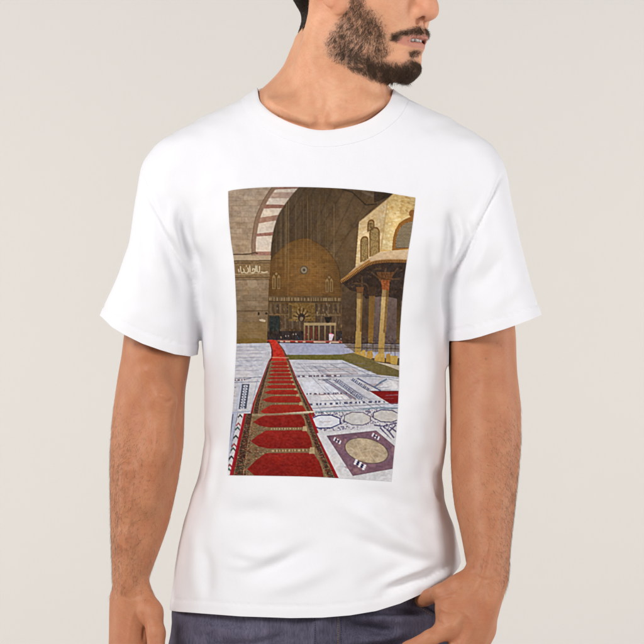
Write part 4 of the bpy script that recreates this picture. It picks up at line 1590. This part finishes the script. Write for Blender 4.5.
# floor in the distance
fill([(280, 343), (402, 344.5), (402, 358), (284, 358)], (158, 158, 180), (176, 174, 190))
mottle([(280, 343), (402, 344.5), (402, 358), (284, 358)], 24, 8, 1.2, 43)
stroke([(343, 342.6), (402, 344)], .8, (46, 34, 30), .9)
fill([(344, 344), (402, 345), (402, 352), (354, 352)], (104, 88, 72), alpha=.75)
mottle([(344, 336), (402, 336), (402, 353), (348, 353)], 56, 1.8, 1.6, 44, (1, .9, .7))
fill([(355.8, 332), (361.4, 332), (361, 354.5), (354.6, 354.5)], (176, 144, 82), (164, 130, 66))
fill([(354.4, 352), (361, 352), (361.4, 355.5), (353.6, 355.5)], (190, 152, 72))
fill([(361.6, 350.5), (365.4, 350), (366, 357.6), (361.2, 357.2)], (192, 154, 76))
fill([(366.8, 351.6), (372, 350.4), (373.4, 357), (371, 359), (366.2, 358)], (178, 138, 66))
fill([(379, 333), (384.8, 333), (384, 356), (378, 356)], (184, 150, 90), (172, 138, 76))
fill([(377, 354), (384.4, 353.5), (384.8, 362.4), (374.2, 361.2), (374.6, 357)], (204, 168, 90), (176, 138, 68))
fill([(386, 354.5), (390, 353), (391, 362.6), (386, 361.8)], (168, 132, 62))
fill([(390.6, 355.4), (398, 356), (397, 365), (390.6, 363.6)], (192, 156, 78))
for q in ([(344, 347.5), (402, 349)], [(362, 343), (362, 351)], [(367, 343), (367, 350)], [(373, 344), (373, 350)], [(391, 344), (391, 354)], [(395, 344), (395, 356)]):
    stroke(q, .6, (60, 44, 30), .8)
mottle([(353, 345), (399, 345), (399, 366), (353, 360)], 30, 1.6, 1.6, 45, (1, .85, .6))
# fountain drum and its windows
LEFT = [(359, 222), (388, 198.5), (380.6, 252), (369, 258.5), (355.4, 267)]
RIGHT = [(388, 198.5), (394, 193), (420, 196), (410, 252), (380.4, 252.4)]
fill(LEFT, (214, 184, 138), (230, 202, 152))
fill(RIGHT, (216, 182, 120), (230, 204, 150))
for poly, sd_ in ((LEFT, 51), (RIGHT, 53)):
    mottle(poly, 44, 5, 2.6, sd_, (.7, .9, 1.2))
    mottle(poly, 40, 1.7, 1.3, sd_ + 40, (.7, .9, 1.2))
for k in range(26):
    x, y = PR.uniform(389, 415), PR.uniform(196, 216)
    fill(ellipse(x, y, PR.uniform(1, 3), PR.uniform(.5, 1.3), 20, 10), (170, 128, 68), alpha=.4)
for k in range(20):
    x, y = PR.uniform(382, 400), PR.uniform(205, 250)
    fill(ellipse(x, y, PR.uniform(1, 2.6), PR.uniform(.6, 1.6), 0, 10), (252, 236, 196), alpha=.5)
stroke([(388, 198.5), (380.6, 252)], 1.6, (196, 160, 104), .6)
light(RIGHT, 398, 228, 16, 26, 1.08, .86)
light(LEFT, 366, 240, 16, 22, 1.04, .9)
stroke([(359, 222), (388, 198.5), (394, 193)], .8, (160, 126, 84), .6)
BR = (120, 82, 42)


def lancet(x0, x1, top, bot, skew, c, grow):
    xm = (x0 + x1) / 2
    h = (x1 - x0) * .62
    t = np.linspace(0, 1, 9)
    lft = [(x0 + (xm - x0) * (1 - math.cos(k * 1.45)), top + h * (1 - math.sin(k * 1.571)) + skew * (1 - k)) for k in t]
    rgt = [(x1 - (x1 - xm) * (1 - math.cos(k * 1.45)), top + h * (1 - math.sin(k * 1.571)) - skew * (1 - k)) for k in t[::-1]]
    q = [(x0, bot)] + lft + rgt + [(x1, bot - 2 * skew)]
    q = np.array(q)
    cc = q.mean(0)
    fill(cc + (q - cc) * grow, c)


for x0, x1, top, bot in ((367.2, 374.6, 219.6, 232), (360.2, 368.6, 236.2, 262.5), (369.2, 379.8, 227.0, 257)):
    lancet(x0, x1, top, bot, 1.2, BR, 1.0)
    lancet(x0 + 1.2, x1 - 1.2, top + 1.6, bot - .4, 1.0, (158, 130, 82), 1.0)
for x0, x1, y0, y1 in ((361.6, 367, 240, 261), (370.8, 378.4, 232, 256), (368.6, 373.2, 223, 231)):
    for k in range(70):
        x, y = PR.uniform(x0, x1), PR.uniform(y0, y1)
        fill(ellipse(x, y, .45, .45, n=6), (98, 76, 44), alpha=.7)
# big window on the right face
W = [(392.0, 250.5), (393.0, 238), (395.2, 230), (399, 223.4), (404, 219.6), (410, 217), (418, 215.5), (418, 249)]
fill(W, (146, 96, 42))
W2 = [(395.4, 248.5), (396.4, 238), (398.4, 231), (401.6, 226), (406, 223), (411, 221.6), (418, 221), (418, 247)]
fill(W2, (108, 92, 72))
for i in range(16):
    for j in range(18):
        x, y = 396.4 + i * 1.35 + (j % 2) * .65, 222.5 + j * 1.4
        sl, m = region(ellipse(x, y, .5, .5, n=6))
        if in_poly(np.array([[x, y]]), W2)[0]:
            fill(ellipse(x, y, .48, .48, n=6), (196, 178, 142), alpha=.85)
fill(ellipse(412.6, 213.4, 3.6, 3.8), (140, 92, 44))
fill([(381, 249.4), (392, 250.5), (412, 248.4), (412, 251), (381, 252.4)], (214, 170, 96), alpha=.8)
# roof of the eave with its fringe
fill([(341, 281), (355.4, 267), (369, 258.4), (380.4, 251.6), (392, 250.6), (410, 249.6), (408, 260), (380, 260.4), (369.5, 263)], (214, 186, 150), (186, 150, 112))
mottle([(355, 267), (380.4, 251.6), (410, 249.6), (408, 260), (369.5, 263)], 24, 3, 2, 61)
fill([(341, 279.5), (356, 268.6), (369, 259.6), (371, 261.6), (357, 271.6), (342, 282.6)], (168, 118, 62))
EDGE = spline([(341, 282), (350, 276.8), (360, 269.8), (369.5, 264), (380, 261.6), (394, 261), (408, 261.4)], 5)
stroke(EDGE, 3.4, (112, 70, 36))
dashes(EDGE, 2.8, (172, 120, 62), (74, 46, 26), .8)
stroke([(x, y + 1.9) for x, y in EDGE], .8, (58, 40, 28), .9)
stroke([(x, y - 1.7) for x, y in EDGE], .7, (186, 140, 84), .9)
# -- marble courtyard
FLOOR = [(224, 344), (268, 343), (284, 343.5), (288, 352), (342, 358.5), (377, 374), (404, 378), (420, 378), (420, 486), (224, 486)]
fill(FLOOR, (190, 188, 196), (218, 214, 214))
fill([(276, 343), (340, 344), (352, 353.5), (288, 355), (284, 350)], (162, 164, 188), alpha=.8)
mottle(FLOOR, 26, 12, 3, 71)
mottle(FLOOR, 22, 3, 1.0, 73)
for y in (347, 350.5, 354, 357.5, 361, 365.5, 370.5):
    stroke([(234, y), (269 - (y - 345) * .25, y - .4)], .45, (140, 142, 164), .8)
for k in range(40):
    x, y = PR.uniform(234, 262), PR.uniform(346, 372)
    stroke([(x, y), (x + PR.uniform(2, 5), y - .2)], .5, (132, 132, 152) if k % 2 else (222, 220, 226), .5)
# green runner
fill([(286.5, 354.8), (340, 354.6), (353, 352.8), (372, 359.5), (399, 370.6), (406, 373), (406, 377.6), (378, 374.8), (342, 360), (288.4, 359.8)], (102, 98, 46), (98, 84, 50))
fill([(340, 354.6), (353, 352.8), (372, 359.5), (399, 370.6), (406, 377.6), (378, 374.8), (356, 365)], (112, 98, 60), alpha=.8)
mottle([(286.5, 354), (353, 353), (406, 373), (406, 378), (342, 360), (288.4, 360)], 24, 2, 1, 75)
fill([(374, 361.6), (392, 364.4), (406, 366.5), (406, 372.6), (399, 370.4), (386, 365.4)], (192, 178, 158))
NV, NG, WH, TL = (72, 78, 108), (112, 114, 130), (226, 224, 228), (134, 152, 164)
RD = (134, 96, 98)
# middle floor: inlaid frames seen in perspective
for y, w, c in ((364, .5, NG), (368, .5, NG), (371.5, .5, NG), (375.5, .8, NG), (376.9, .6, NV)):
    stroke([(296, y), (360 + (y - 360) * 1.2, y - .6)], w, c, .65)
dashes([(298, 376.4), (341, 375.6)], 1.4, (104, 86, 96), (214, 212, 218), 2.2, .5)
dashes([(303, 394), (352, 393)], 1.5, (100, 92, 108), (212, 210, 218), 2.2, .5)
dashes([(309, 404.6), (385, 401.4)], 2.0, (82, 86, 112), (216, 214, 222), 2.4, .4)
fill([(302, 382), (330, 381.4), (345, 391.5), (306, 393)], (212, 212, 222))
fill([(319.5, 395), (345, 394), (350, 399), (322, 400)], (226, 222, 224))
stroke([(319.5, 395), (345, 394), (351, 399.4)], .6, RD, .7)
for q, w, c in (([(323, 379.4), (352, 398.6)], 1.4, (126, 132, 158)), ([(325.5, 379), (356, 398.8)], .8, NV), ([(331, 384), (356, 400)], .8, RD), ([(318, 379.6), (331, 379.2)], 1.0, NG)):
    stroke(q, w, c, .85)
fill([(334, 379), (350.5, 378.6), (372, 397.6), (362, 399)], (200, 198, 206))
dashes([(336, 379.6), (362.5, 399)], 2.4, (76, 80, 106), (198, 198, 210), .95, .2)
dashes([(352.5, 379), (370, 390.2)], 2.4, (76, 80, 106), (198, 198, 210), .95, .2)
for q in ([(333.4, 379.6), (359.6, 399.8)], [(338.6, 379.2), (365.4, 398.4)], [(350.4, 379.4), (369, 391.4)], [(357, 378.4), (382, 391.6)]):
    stroke(q, .55, NV, .9)
stroke([(357.5, 378.2), (381, 390.8)], 1.3, (84, 92, 128), .9)
stroke([(374, 387.4), (381, 382.2), (387, 379)], 1.6, (86, 108, 136), .8)
fill([(362, 380), (378, 379.4), (373, 386)], (196, 194, 206))
fill([(383, 383), (397, 381), (397, 388.6), (378, 388.6)], (220, 217, 220))
for q in ([(388, 379), (400, 381.6)], [(375, 376.8), (402, 378.4)], [(330, 364.2), (352, 374)], [(342, 362), (372, 376)], [(303, 366), (322, 366.4), (330, 372)]):
    stroke(q, .6, NG, .7)
stroke([(318, 370), (352, 369), (358, 373.4), (322, 374.6), (318, 370)], .6, (150, 122, 124), .7)
# red mat
fill([(369.5, 391), (400, 391), (400, 406.8), (391, 404.6)], (136, 26, 22), (118, 14, 14))
mottle([(369.5, 391), (400, 391), (400, 406.8), (391, 404.6)], 20, 2, 1.5, 77)
stroke([(369.5, 391.2), (400, 391.2)], .8, (96, 30, 26), .9)
stroke([(369, 391.4), (391, 404.8), (400, 407)], .9, (226, 222, 224), .9)
# step with its teal edge
fill([(311, 409), (402, 403.6), (402, 408.6), (312, 413)], (206, 206, 216))
stroke([(311, 408.4), (360, 405.6), (402, 402.8)], .8, (120, 120, 138), .7)
stroke([(312, 412.2), (345, 410.6), (378, 407.8), (402, 408.6)], 1.8, TL)
# fine joints between the slabs, in perspective
for k in range(34):
    bx = PR.uniform(300, 520)
    t0, t1 = sorted(PR.uniform(.14, .72, 2))
    a, b = (276 + (bx - 276) * t0, 340 + 140 * t0), (276 + (bx - 276) * t1, 340 + 140 * t1)
    if t1 - t0 < .04 or a[0] < np.interp(a[1], [359, 414], [296, 318]) or (a[1] < 378 and a[0] > 338 + (a[1] - 360) * 2.2):
        continue
    stroke([a, b], .5, [(96, 100, 124), (150, 126, 130), (232, 230, 234), (118, 120, 146)][k % 4], .5)
for k in range(44):
    y = PR.uniform(362, 430)
    x = PR.uniform(np.interp(y, [359, 414], [298, 320]), 396)
    if y < 378 and x > 334 + (y - 360) * 2.2:
        continue
    L_ = PR.uniform(4, 22)
    stroke([(x, y), (min(x + L_, 402), y - .04 * L_)], PR.uniform(.4, .9), [(104, 106, 130), (162, 164, 184), (230, 228, 232), (140, 112, 118)][k % 4], .5)
# row of octagons
fill([(312, 414), (402, 408.6), (402, 440), (376, 430.4), (316, 430.6)], (204, 200, 206))


def tri_mosaic(poly, n, cols, s_):
    poly = np.asarray(poly, float)
    lo_, hi_ = poly.min(0), poly.max(0)
    for k in range(n):
        c = lo_ + (hi_ - lo_) * PR.random(2)
        if in_poly(c[None], poly)[0]:
            a = PR.random() * 6.28
            fill([(c[0] + s_ * math.cos(a + q), c[1] + .7 * s_ * math.sin(a + q)) for q in (0, 2.1, 4.2)], cols[k % len(cols)], alpha=.85)


for poly in ([(336, 414), (347, 411), (349, 426), (338, 429)], [(365, 410), (378, 409), (378, 424), (366, 426)], [(314, 428), (345, 426), (360, 427), (358, 431), (316, 431)], [(312, 413), (344, 411), (344, 414), (312, 416)]):
    tri_mosaic(poly, 70, [(86, 80, 116), (228, 226, 230), (122, 96, 110), (58, 60, 92)], 1.2)


def octagon(cx, cy, rx, ry, rot, fillc, line, w):
    q = ellipse(cx, cy, rx, ry, 0, 8, 22.5, 382.5)
    r = math.radians(rot)
    q = np.stack([cx + (q[:, 0] - cx), cy + (q[:, 1] - cy) + (q[:, 0] - cx) * math.tan(r)], 1)
    fill(q, line)
    fill(np.array([cx, cy]) + (q - [cx, cy]) * (1 - w / np.array([rx, ry])), fillc)


octagon(325, 421.6, 17, 7.6, -1.5, (222, 222, 230), (60, 64, 112), 1.3)
octagon(357.4, 418.6, 14.6, 7.4, 2, (204, 199, 196), (108, 98, 120), 1.0)
octagon(386.5, 416, 14.8, 7.0, 3, (202, 196, 192), (84, 80, 112), 1.1)
mottle([(310, 412), (402, 408), (402, 430), (316, 430)], 22, 3, 1.6, 79)
for k in range(7):
    stroke([(319 + k * 1.6, 422 + .4 * (k % 3)), (321 + k * 1.6, 421.4)], .9, (184, 174, 172), .6)
# star at the right edge
fill([(376, 426), (402, 421), (402, 440), (390, 436)], (208, 204, 208))
for q in ([(374, 425), (383, 426.4), (389, 431.4), (394, 438)], [(383, 426.4), (392, 424), (402, 422.4)], [(389, 431.4), (396, 425)], [(380, 427.4), (393, 442)], [(386, 424), (402, 436)]):
    stroke(q, 1.5, (84, 78, 110), .9)
tri_mosaic([(378, 424), (400, 420), (400, 428), (386, 430)], 36, [(98, 80, 112), (224, 222, 226), (70, 70, 100)], 1.0)
# white frame and purple square with its oval
fill([(318, 433), (378, 427.2), (402, 449), (402, 486), (350, 486)], (214, 211, 214))
mottle([(318, 433), (378, 427.2), (402, 449), (402, 486), (350, 486)], 20, 5, 3, 81)
SQ_ = [(327, 436), (376, 430.8), (396, 447.6), (393, 468.4), (353, 475.6)]
fill(SQ_, (124, 92, 106))
for k in range(46):
    x, y = PR.uniform(328, 394), PR.uniform(432, 474)
    if in_poly(np.array([[x, y]]), SQ_)[0] and ((x - 366) / 22) ** 2 + ((y - 451) / 13) ** 2 > .9:
        sl, m = region(ellipse(x, y, PR.uniform(2, 5), PR.uniform(1.5, 3), PR.uniform(0, 90), 9))
        fill([p_ for p_ in ellipse(x, y, PR.uniform(2, 4.4), PR.uniform(1.4, 2.6), PR.uniform(0, 90), 9)], [(150, 112, 122), (108, 78, 96), (160, 122, 124)][k % 3], alpha=.55)
mottle(SQ_, 30, 2.4, 1.8, 83)
stroke(SQ_ + [SQ_[0]], .8, (92, 68, 84), .7)
fill(ellipse(366.6, 450.6, 22.6, 12.4, 14), (100, 84, 80))
fill(ellipse(366.6, 450.6, 21.6, 11.6, 14), (182, 162, 136))
OV = ellipse(366.6, 450.6, 21.6, 11.6, 14)
mottle(OV, 56, 6, 4, 85, (1, .95, .8))
mottle(OV, 34, 1.8, 1.4, 87)
for q in ([(348, 446), (358, 452), (372, 450), (386, 457)], [(356, 441), (360, 452), (366, 461)], [(374, 443), (370, 452), (376, 461)]):
    stroke(spline(q, 5), .7, (206, 192, 164), .6)
for cx, cy, s_ in ((337.2, 440.6, 1.3), (375.6, 436.4, 1.3), (359.8, 464.6, 2.0)):
    for i in range(-2, 3):
        for j in range(-2, 3):
            if abs(i) + abs(j) <= 2 and not (i == 0 and j == 0 and s_ < 1.6):
                x, y = cx + (i * 1.25 + j * .85) * s_, cy + (j * 1.1 + i * .22) * s_
                c = (224, 222, 230) if (i + j) % 2 == 0 else (42, 44, 84)
                fill([(x - .62 * s_, y - .5 * s_), (x + .62 * s_, y - .4 * s_), (x + .75 * s_, y + .5 * s_), (x - .5 * s_, y + .45 * s_)], c)
# -- left margin: guilloche square, chevrons, bluish strips
for q, w, c in (([(251.5, 378), (236, 381)], .8, NG), ([(234, 378.4), (262, 377)], .6, NG), ([(232, 382.6), (260, 381.6)], .8, (128, 130, 152)), ([(231, 412.6), (250, 411.4)], 1.2, (156, 162, 186)), ([(230, 416.6), (246, 414.6)], 1.0, (228, 227, 232))):
    stroke(q, w, c, .85)
dashes([(234, 380.2), (246, 379.6)], 1.3, (120, 90, 98), (210, 208, 216), 1.6, .4)
stroke([(257.5, 379.8), (250.5, 411)], .7, (150, 152, 172), .8)
fill([(242, 384), (249.6, 384), (246.4, 408.6), (238.6, 409)], (84, 88, 104))
for k in range(9):
    y = 386.2 + k * 2.7
    fill(ellipse(245.6 - k * .42, y, 2.3, 1.15, n=14), (206, 206, 216))
    fill(ellipse(245.6 - k * .42, y, 1.0, .55, n=10), (96, 98, 116))
stroke([(240.6, 383), (236.4, 411)], 2.0, (184, 190, 210), .9)
tri_mosaic([(233, 384), (236, 384), (232, 408), (229, 408)], 60, [(120, 60, 66), (60, 70, 66), (214, 212, 216), (104, 108, 140)], .9)
stroke([(234.4, 412), (223.6, 482)], 4.6, (176, 182, 206), .9)
stroke([(233, 414), (225, 470)], 1.4, (96, 100, 118), .8)
stroke([(237.6, 413), (225.6, 480)], .8, (118, 124, 150), .8)
for k in range(15):
    t = k / 14
    x, y = 240.2 - 12.2 * t, 415 + 58 * t
    s_ = .72 + .2 * t
    c = [(58, 62, 60), (208, 206, 212), (150, 76, 80), (72, 92, 84), (216, 214, 220)][k % 5]
    fill([(x - 3.4 * s_, y + 2.2 * s_), (x, y - 1.4 * s_), (x + 3.2 * s_, y + 2.2 * s_), (x + 2.6 * s_, y + 4.4 * s_), (x, y + 1.2 * s_), (x - 3.0 * s_, y + 4.6 * s_)], c)

# -- the red runner: each prayer niche a cell, drawn along the runner's own edges
LE = np.array([(267, 340), (270, 344), (271.4, 350), (271.2, 357.5), (268.6, 361), (260.8, 381.6), (253, 403), (249.8, 416.6)])
RE = np.array([(277.4, 341), (280.4, 345), (284.2, 350), (288.8, 359.6), (290.6, 364), (297, 379.4), (309, 403), (314.2, 412.6)])
LE2 = np.array([(244.5, 413.6), (237, 446), (229, 480)])
RE2 = np.array([(309.6, 412.8), (322, 443), (339.6, 480)])


def row_pt(L, R, y, s_):
    xl, xr = np.interp(y, L[:, 1], L[:, 0]), np.interp(y, R[:, 1], R[:, 0])
    return xl + (xr - xl) * s_


def strip(L, R, y0, y1, s0, s1, c, c2=None, step=1.0, t0=None, t1=None):
    ys = np.linspace(y0, y1, max(2, int((y1 - y0) / step) + 1))
    fill([(row_pt(L, R, y, s0), y) for y in ys] + [(row_pt(L, R, y, s1), y) for y in ys[::-1]], c, c2)


TAN, DK, RED, RED2 = (128, 100, 72), (70, 46, 38), (176, 28, 20), (196, 46, 28)


def runner(L, R, y0, y1, rows, red):
    strip(L, R, y0, y1, 0, 1, (146, 26, 34))
    strip(L, R, y0, y1, .03, .97, DK)
    strip(L, R, y0, y1, .115, .135, (140, 112, 80))
    strip(L, R, y0, y1, .885, .90, (140, 112, 80))
    strip(L, R, y0, y1, .135, .885, TAN)
    # worn ornament in the borders
    for k in range(int((y1 - y0) * 34)):
        y = y0 + (y1 - y0) * PR.random() ** .8
        w = row_pt(L, R, y, 1) - row_pt(L, R, y, 0)
        side = PR.random()
        s_ = PR.uniform(.035, .14) if side < .38 else (PR.uniform(.90, .965) if side < .62 else PR.uniform(.14, .36))
        c = [(156, 126, 90), (36, 28, 26), (126, 36, 34), (100, 74, 52), (74, 78, 62)][k % 5] if s_ < .16 or s_ > .88 else [(104, 78, 54), (176, 148, 110), (88, 92, 70), (120, 60, 44)][k % 4]
        r_ = max(.3, w * .007)
        fill(ellipse(row_pt(L, R, y, s_), y, r_ * PR.uniform(.8, 1.8), r_ * PR.uniform(.4, .8), n=6), c, alpha=.75)
    for s_ in (.036, .125, .905, .962):
        ys = np.linspace(y0, y1, 30)
        stroke([(row_pt(L, R, y, s_), y) for y in ys], .3, (160, 130, 92), .6, .8)
    for ya, yb in rows:
        ym = (ya + yb) / 2
        h = yb - ya
        q = [(.15, ya + .60 * h), (.23, ya + .28 * h), (.33, ya + .02 * h), (.85, ya), (.878, ya + .3 * h), (.88, ya + .6 * h), (.86, yb), (.36, yb), (.25, ya + .90 * h)]
        fill([(row_pt(L, R, y, s_), y) for s_, y in q], red[0], red[1])
        qq = [(row_pt(L, R, y, s_), y) for s_, y in q]
        mottle(qq, 26, max(.6, h * .12), max(.3, h * .03), int(1000 + ya), (1, .35, .3))
        mottle(qq, 20, max(2, h * .5), max(1, h * .2), int(2000 + ya), (1, .4, .3))
    for (a, b), (c_, d_) in zip(rows[:-1], rows[1:]):
        y = (b + c_) / 2
        th = max(.5, (c_ - b) * .8)
        dashes([(row_pt(L, R, y + .01, .40), y + .1 * th), (row_pt(L, R, y, .80), y - .1 * th)], th * .55, (182, 152, 112), (122, 88, 60), max(.8, th * .55), .2)
        x = row_pt(L, R, y, .845)
        wd = (row_pt(L, R, y, 1) - row_pt(L, R, y, 0)) * .03
        fill([(x - wd * .6, y - th), (x + wd, y - th), (x + wd * 1.2, y + th), (x - wd, y + th)], (190, 162, 122), alpha=.9)


far_rows = [(361.6, 365.4), (366, 368.6), (369.2, 372.2), (372.9, 376), (376.7, 379.5), (380.3, 383.6), (384.6, 388.6), (389.8, 394.4), (396, 402.6), (404.6, 416)]
runner(LE, RE, 340, 417, far_rows, ((162, 44, 30), (146, 34, 23)))
strip(LE, RE, 340, 361, .12, .86, (186, 46, 32))
strip(LE, RE, 340, 361, .0, .10, (120, 40, 38))
strip(LE, RE, 340, 361, .88, 1.0, (108, 66, 52))
mottle([(267, 340), (278, 341), (290, 361), (269, 361)], 36, 2, 1.2, 91)
stroke([(271.4, 357.4), (288.8, 357.8)], .9, (206, 150, 120), .8)
stroke([(249, 416.4), (280, 414.2), (315, 411.6)], 1.7, (216, 200, 176))
stroke([(250, 417.6), (312, 413.2)], .6, (110, 84, 66), .8)
runner(LE2, RE2, 413.6, 482, [(414.2, 427.2), (430.2, 448.4), (452.6, 480)], ((142, 33, 25), (126, 25, 20)))
fill([(252, 414), (310, 412.4), (310, 414), (252, 416.4)], (166, 150, 122), alpha=.6)
mottle(list(LE2) + list(RE2[::-1]), 22, 2.2, 1.6, 93)
stroke([(244.5, 413.6), (237, 446), (229, 480)], 1.1, (176, 22, 48))
stroke([(309.6, 412.8), (322, 443), (339.6, 480)], 1.5, (160, 24, 30))
stroke([(318, 433), (344, 486)], 2.6, (216, 213, 215))
# grain of the print
lum = np.ones((IH, IW))
for fx_, fy_, a_, sd_ in ((120, 90, .05, 101), (9, 7, .07, 103), (5, 4, .045, 104)):
    lum += (smooth_noise((IH, IW), fx_, fy_, sd_) - .5) * 2 * a_ * .62
IMG *= lum[..., None]
IMG += ((smooth_noise((IH, IW), 30, 24, 105) - .5) * 5)[..., None] * np.array([1, .1, -1])
IMG += (smooth_noise((IH, IW), 3.2, 3.2, 97) - .5)[..., None] * 7 + (smooth_noise((IH, IW), 6, 6, 98) - .5)[..., None] * 8
k5 = np.array([.06, .24, .4, .24, .06])
for ax in (0, 1):
    pad = [(2, 2) if i == ax else (0, 0) for i in range(3)]
    Q = np.pad(IMG, pad, mode='edge')
    IMG = sum(k5[i] * (Q[i:i + IH] if ax == 0 else Q[:, i:i + IW]) for i in range(5))
soft = IMG.copy()                         # slight sharpening, as in the print
for ax in (0, 1):
    pad = [(6, 6) if i == ax else (0, 0) for i in range(3)]
    Q = np.pad(soft, pad, mode='edge')
    soft = sum((Q[i:i + IH] if ax == 0 else Q[:, i:i + IW]) for i in range(0, 13, 2)) / 7
IMG = np.clip(IMG + .55 * (IMG - soft), 0, 255)

# carry the picture on to the cloth
TOPC = spline([(228.2, 191.2), (236, 189.6), (262, 187.4), (300, 187), (340, 188.4), (380, 191.8), (400, 195), (415.4, 197.6)], 8)
BOT = spline([(228, 475.2), (260, 475.6), (310, 476.6), (350, 478.8), (391.2, 481.4)], 8)
LEFTC = spline([(228.2, 191.2), (228.8, 215), (231, 240), (234, 262), (235.6, 290), (236.6, 318), (236.4, 345), (235, 372), (233.4, 400), (230.6, 430), (228.6, 455), (228, 475.2)], 8)
RIGHTC = spline([(415.4, 197.6), (414, 212), (411.4, 232), (407.6, 255), (404.2, 280), (401.4, 310), (399.8, 335), (399.4, 355), (398.6, 390), (396.8, 425), (393.8, 455), (391.2, 481.4)], 8)


def param(c, n):
    L = np.r_[0, np.cumsum(np.hypot(*np.diff(c, axis=0).T))] / np.hypot(*np.diff(c, axis=0).T).sum()
    t = np.linspace(0, 1, n)
    return np.stack([np.interp(t, L, c[:, 0]), np.interp(t, L, c[:, 1])], 1)


NU, NVv = 380, 600
ct, cb, cl, cr = param(TOPC, NU), param(BOT, NU), param(LEFTC, NVv), param(RIGHTC, NVv)
su, sv = np.linspace(0, 1, NU)[None, :, None], np.linspace(0, 1, NVv)[:, None, None]
G = (1 - sv) * ct[None] + sv * cb[None] + (1 - su) * cl[:, None] + su * cr[:, None] - (
    (1 - sv) * ((1 - su) * ct[0] + su * ct[-1]) + sv * ((1 - su) * cb[0] + su * cb[-1]))
# depth of the cloth found on a coarse lattice and interpolated between
ST_B = BVHTree.FromPolygons(TV.tolist(), TT.tolist())
cu, cvv = np.arange(0, NU, 3), np.arange(0, NVv, 3)
cu, cvv = np.unique(np.r_[cu, NU - 1]), np.unique(np.r_[cvv, NVv - 1])
dep = np.array([[drape(ST_B, [G[j, i]], .0006)[0][1] for i in cu] for j in cvv])
tmp = np.stack([np.interp(np.arange(NU), cu, row) for row in dep])
dep = np.stack([np.interp(np.arange(NVv), cvv, tmp[:, i]) for i in range(NU)], 1)
kk = PX * (1 + dep / DIST)
PV = np.stack([(G[..., 0] - 322) * kk, dep, ZC + (322 - G[..., 1]) * kk], -1).reshape(-1, 3)
xi = np.clip((G[..., 0] - X0) * SS - .5, 0, IW - 1.001)
yi = np.clip((G[..., 1] - Y0) * SS - .5, 0, IH - 1.001)
ix, iy = xi.astype(int), yi.astype(int)
fx, fy = (xi - ix)[..., None], (yi - iy)[..., None]
PC = (IMG[iy, ix] * (1 - fx) + IMG[iy, ix + 1] * fx) * (1 - fy) + (IMG[iy + 1, ix] * (1 - fx) + IMG[iy + 1, ix + 1] * fx) * fy
ii = np.arange(NU * NVv).reshape(NVv, NU)
PF = np.stack([ii[:-1, :-1], ii[1:, :-1], ii[1:, 1:], ii[:-1, 1:]], -1).reshape(-1, 4)
pic = build('printed_picture', PV, PF, M_PRINT, t_shirt, lin(PC.reshape(-1, 3)) * 0.84)
pic['label'] = 'printed photograph of a mosque courtyard with a red runner, arch and fountain'
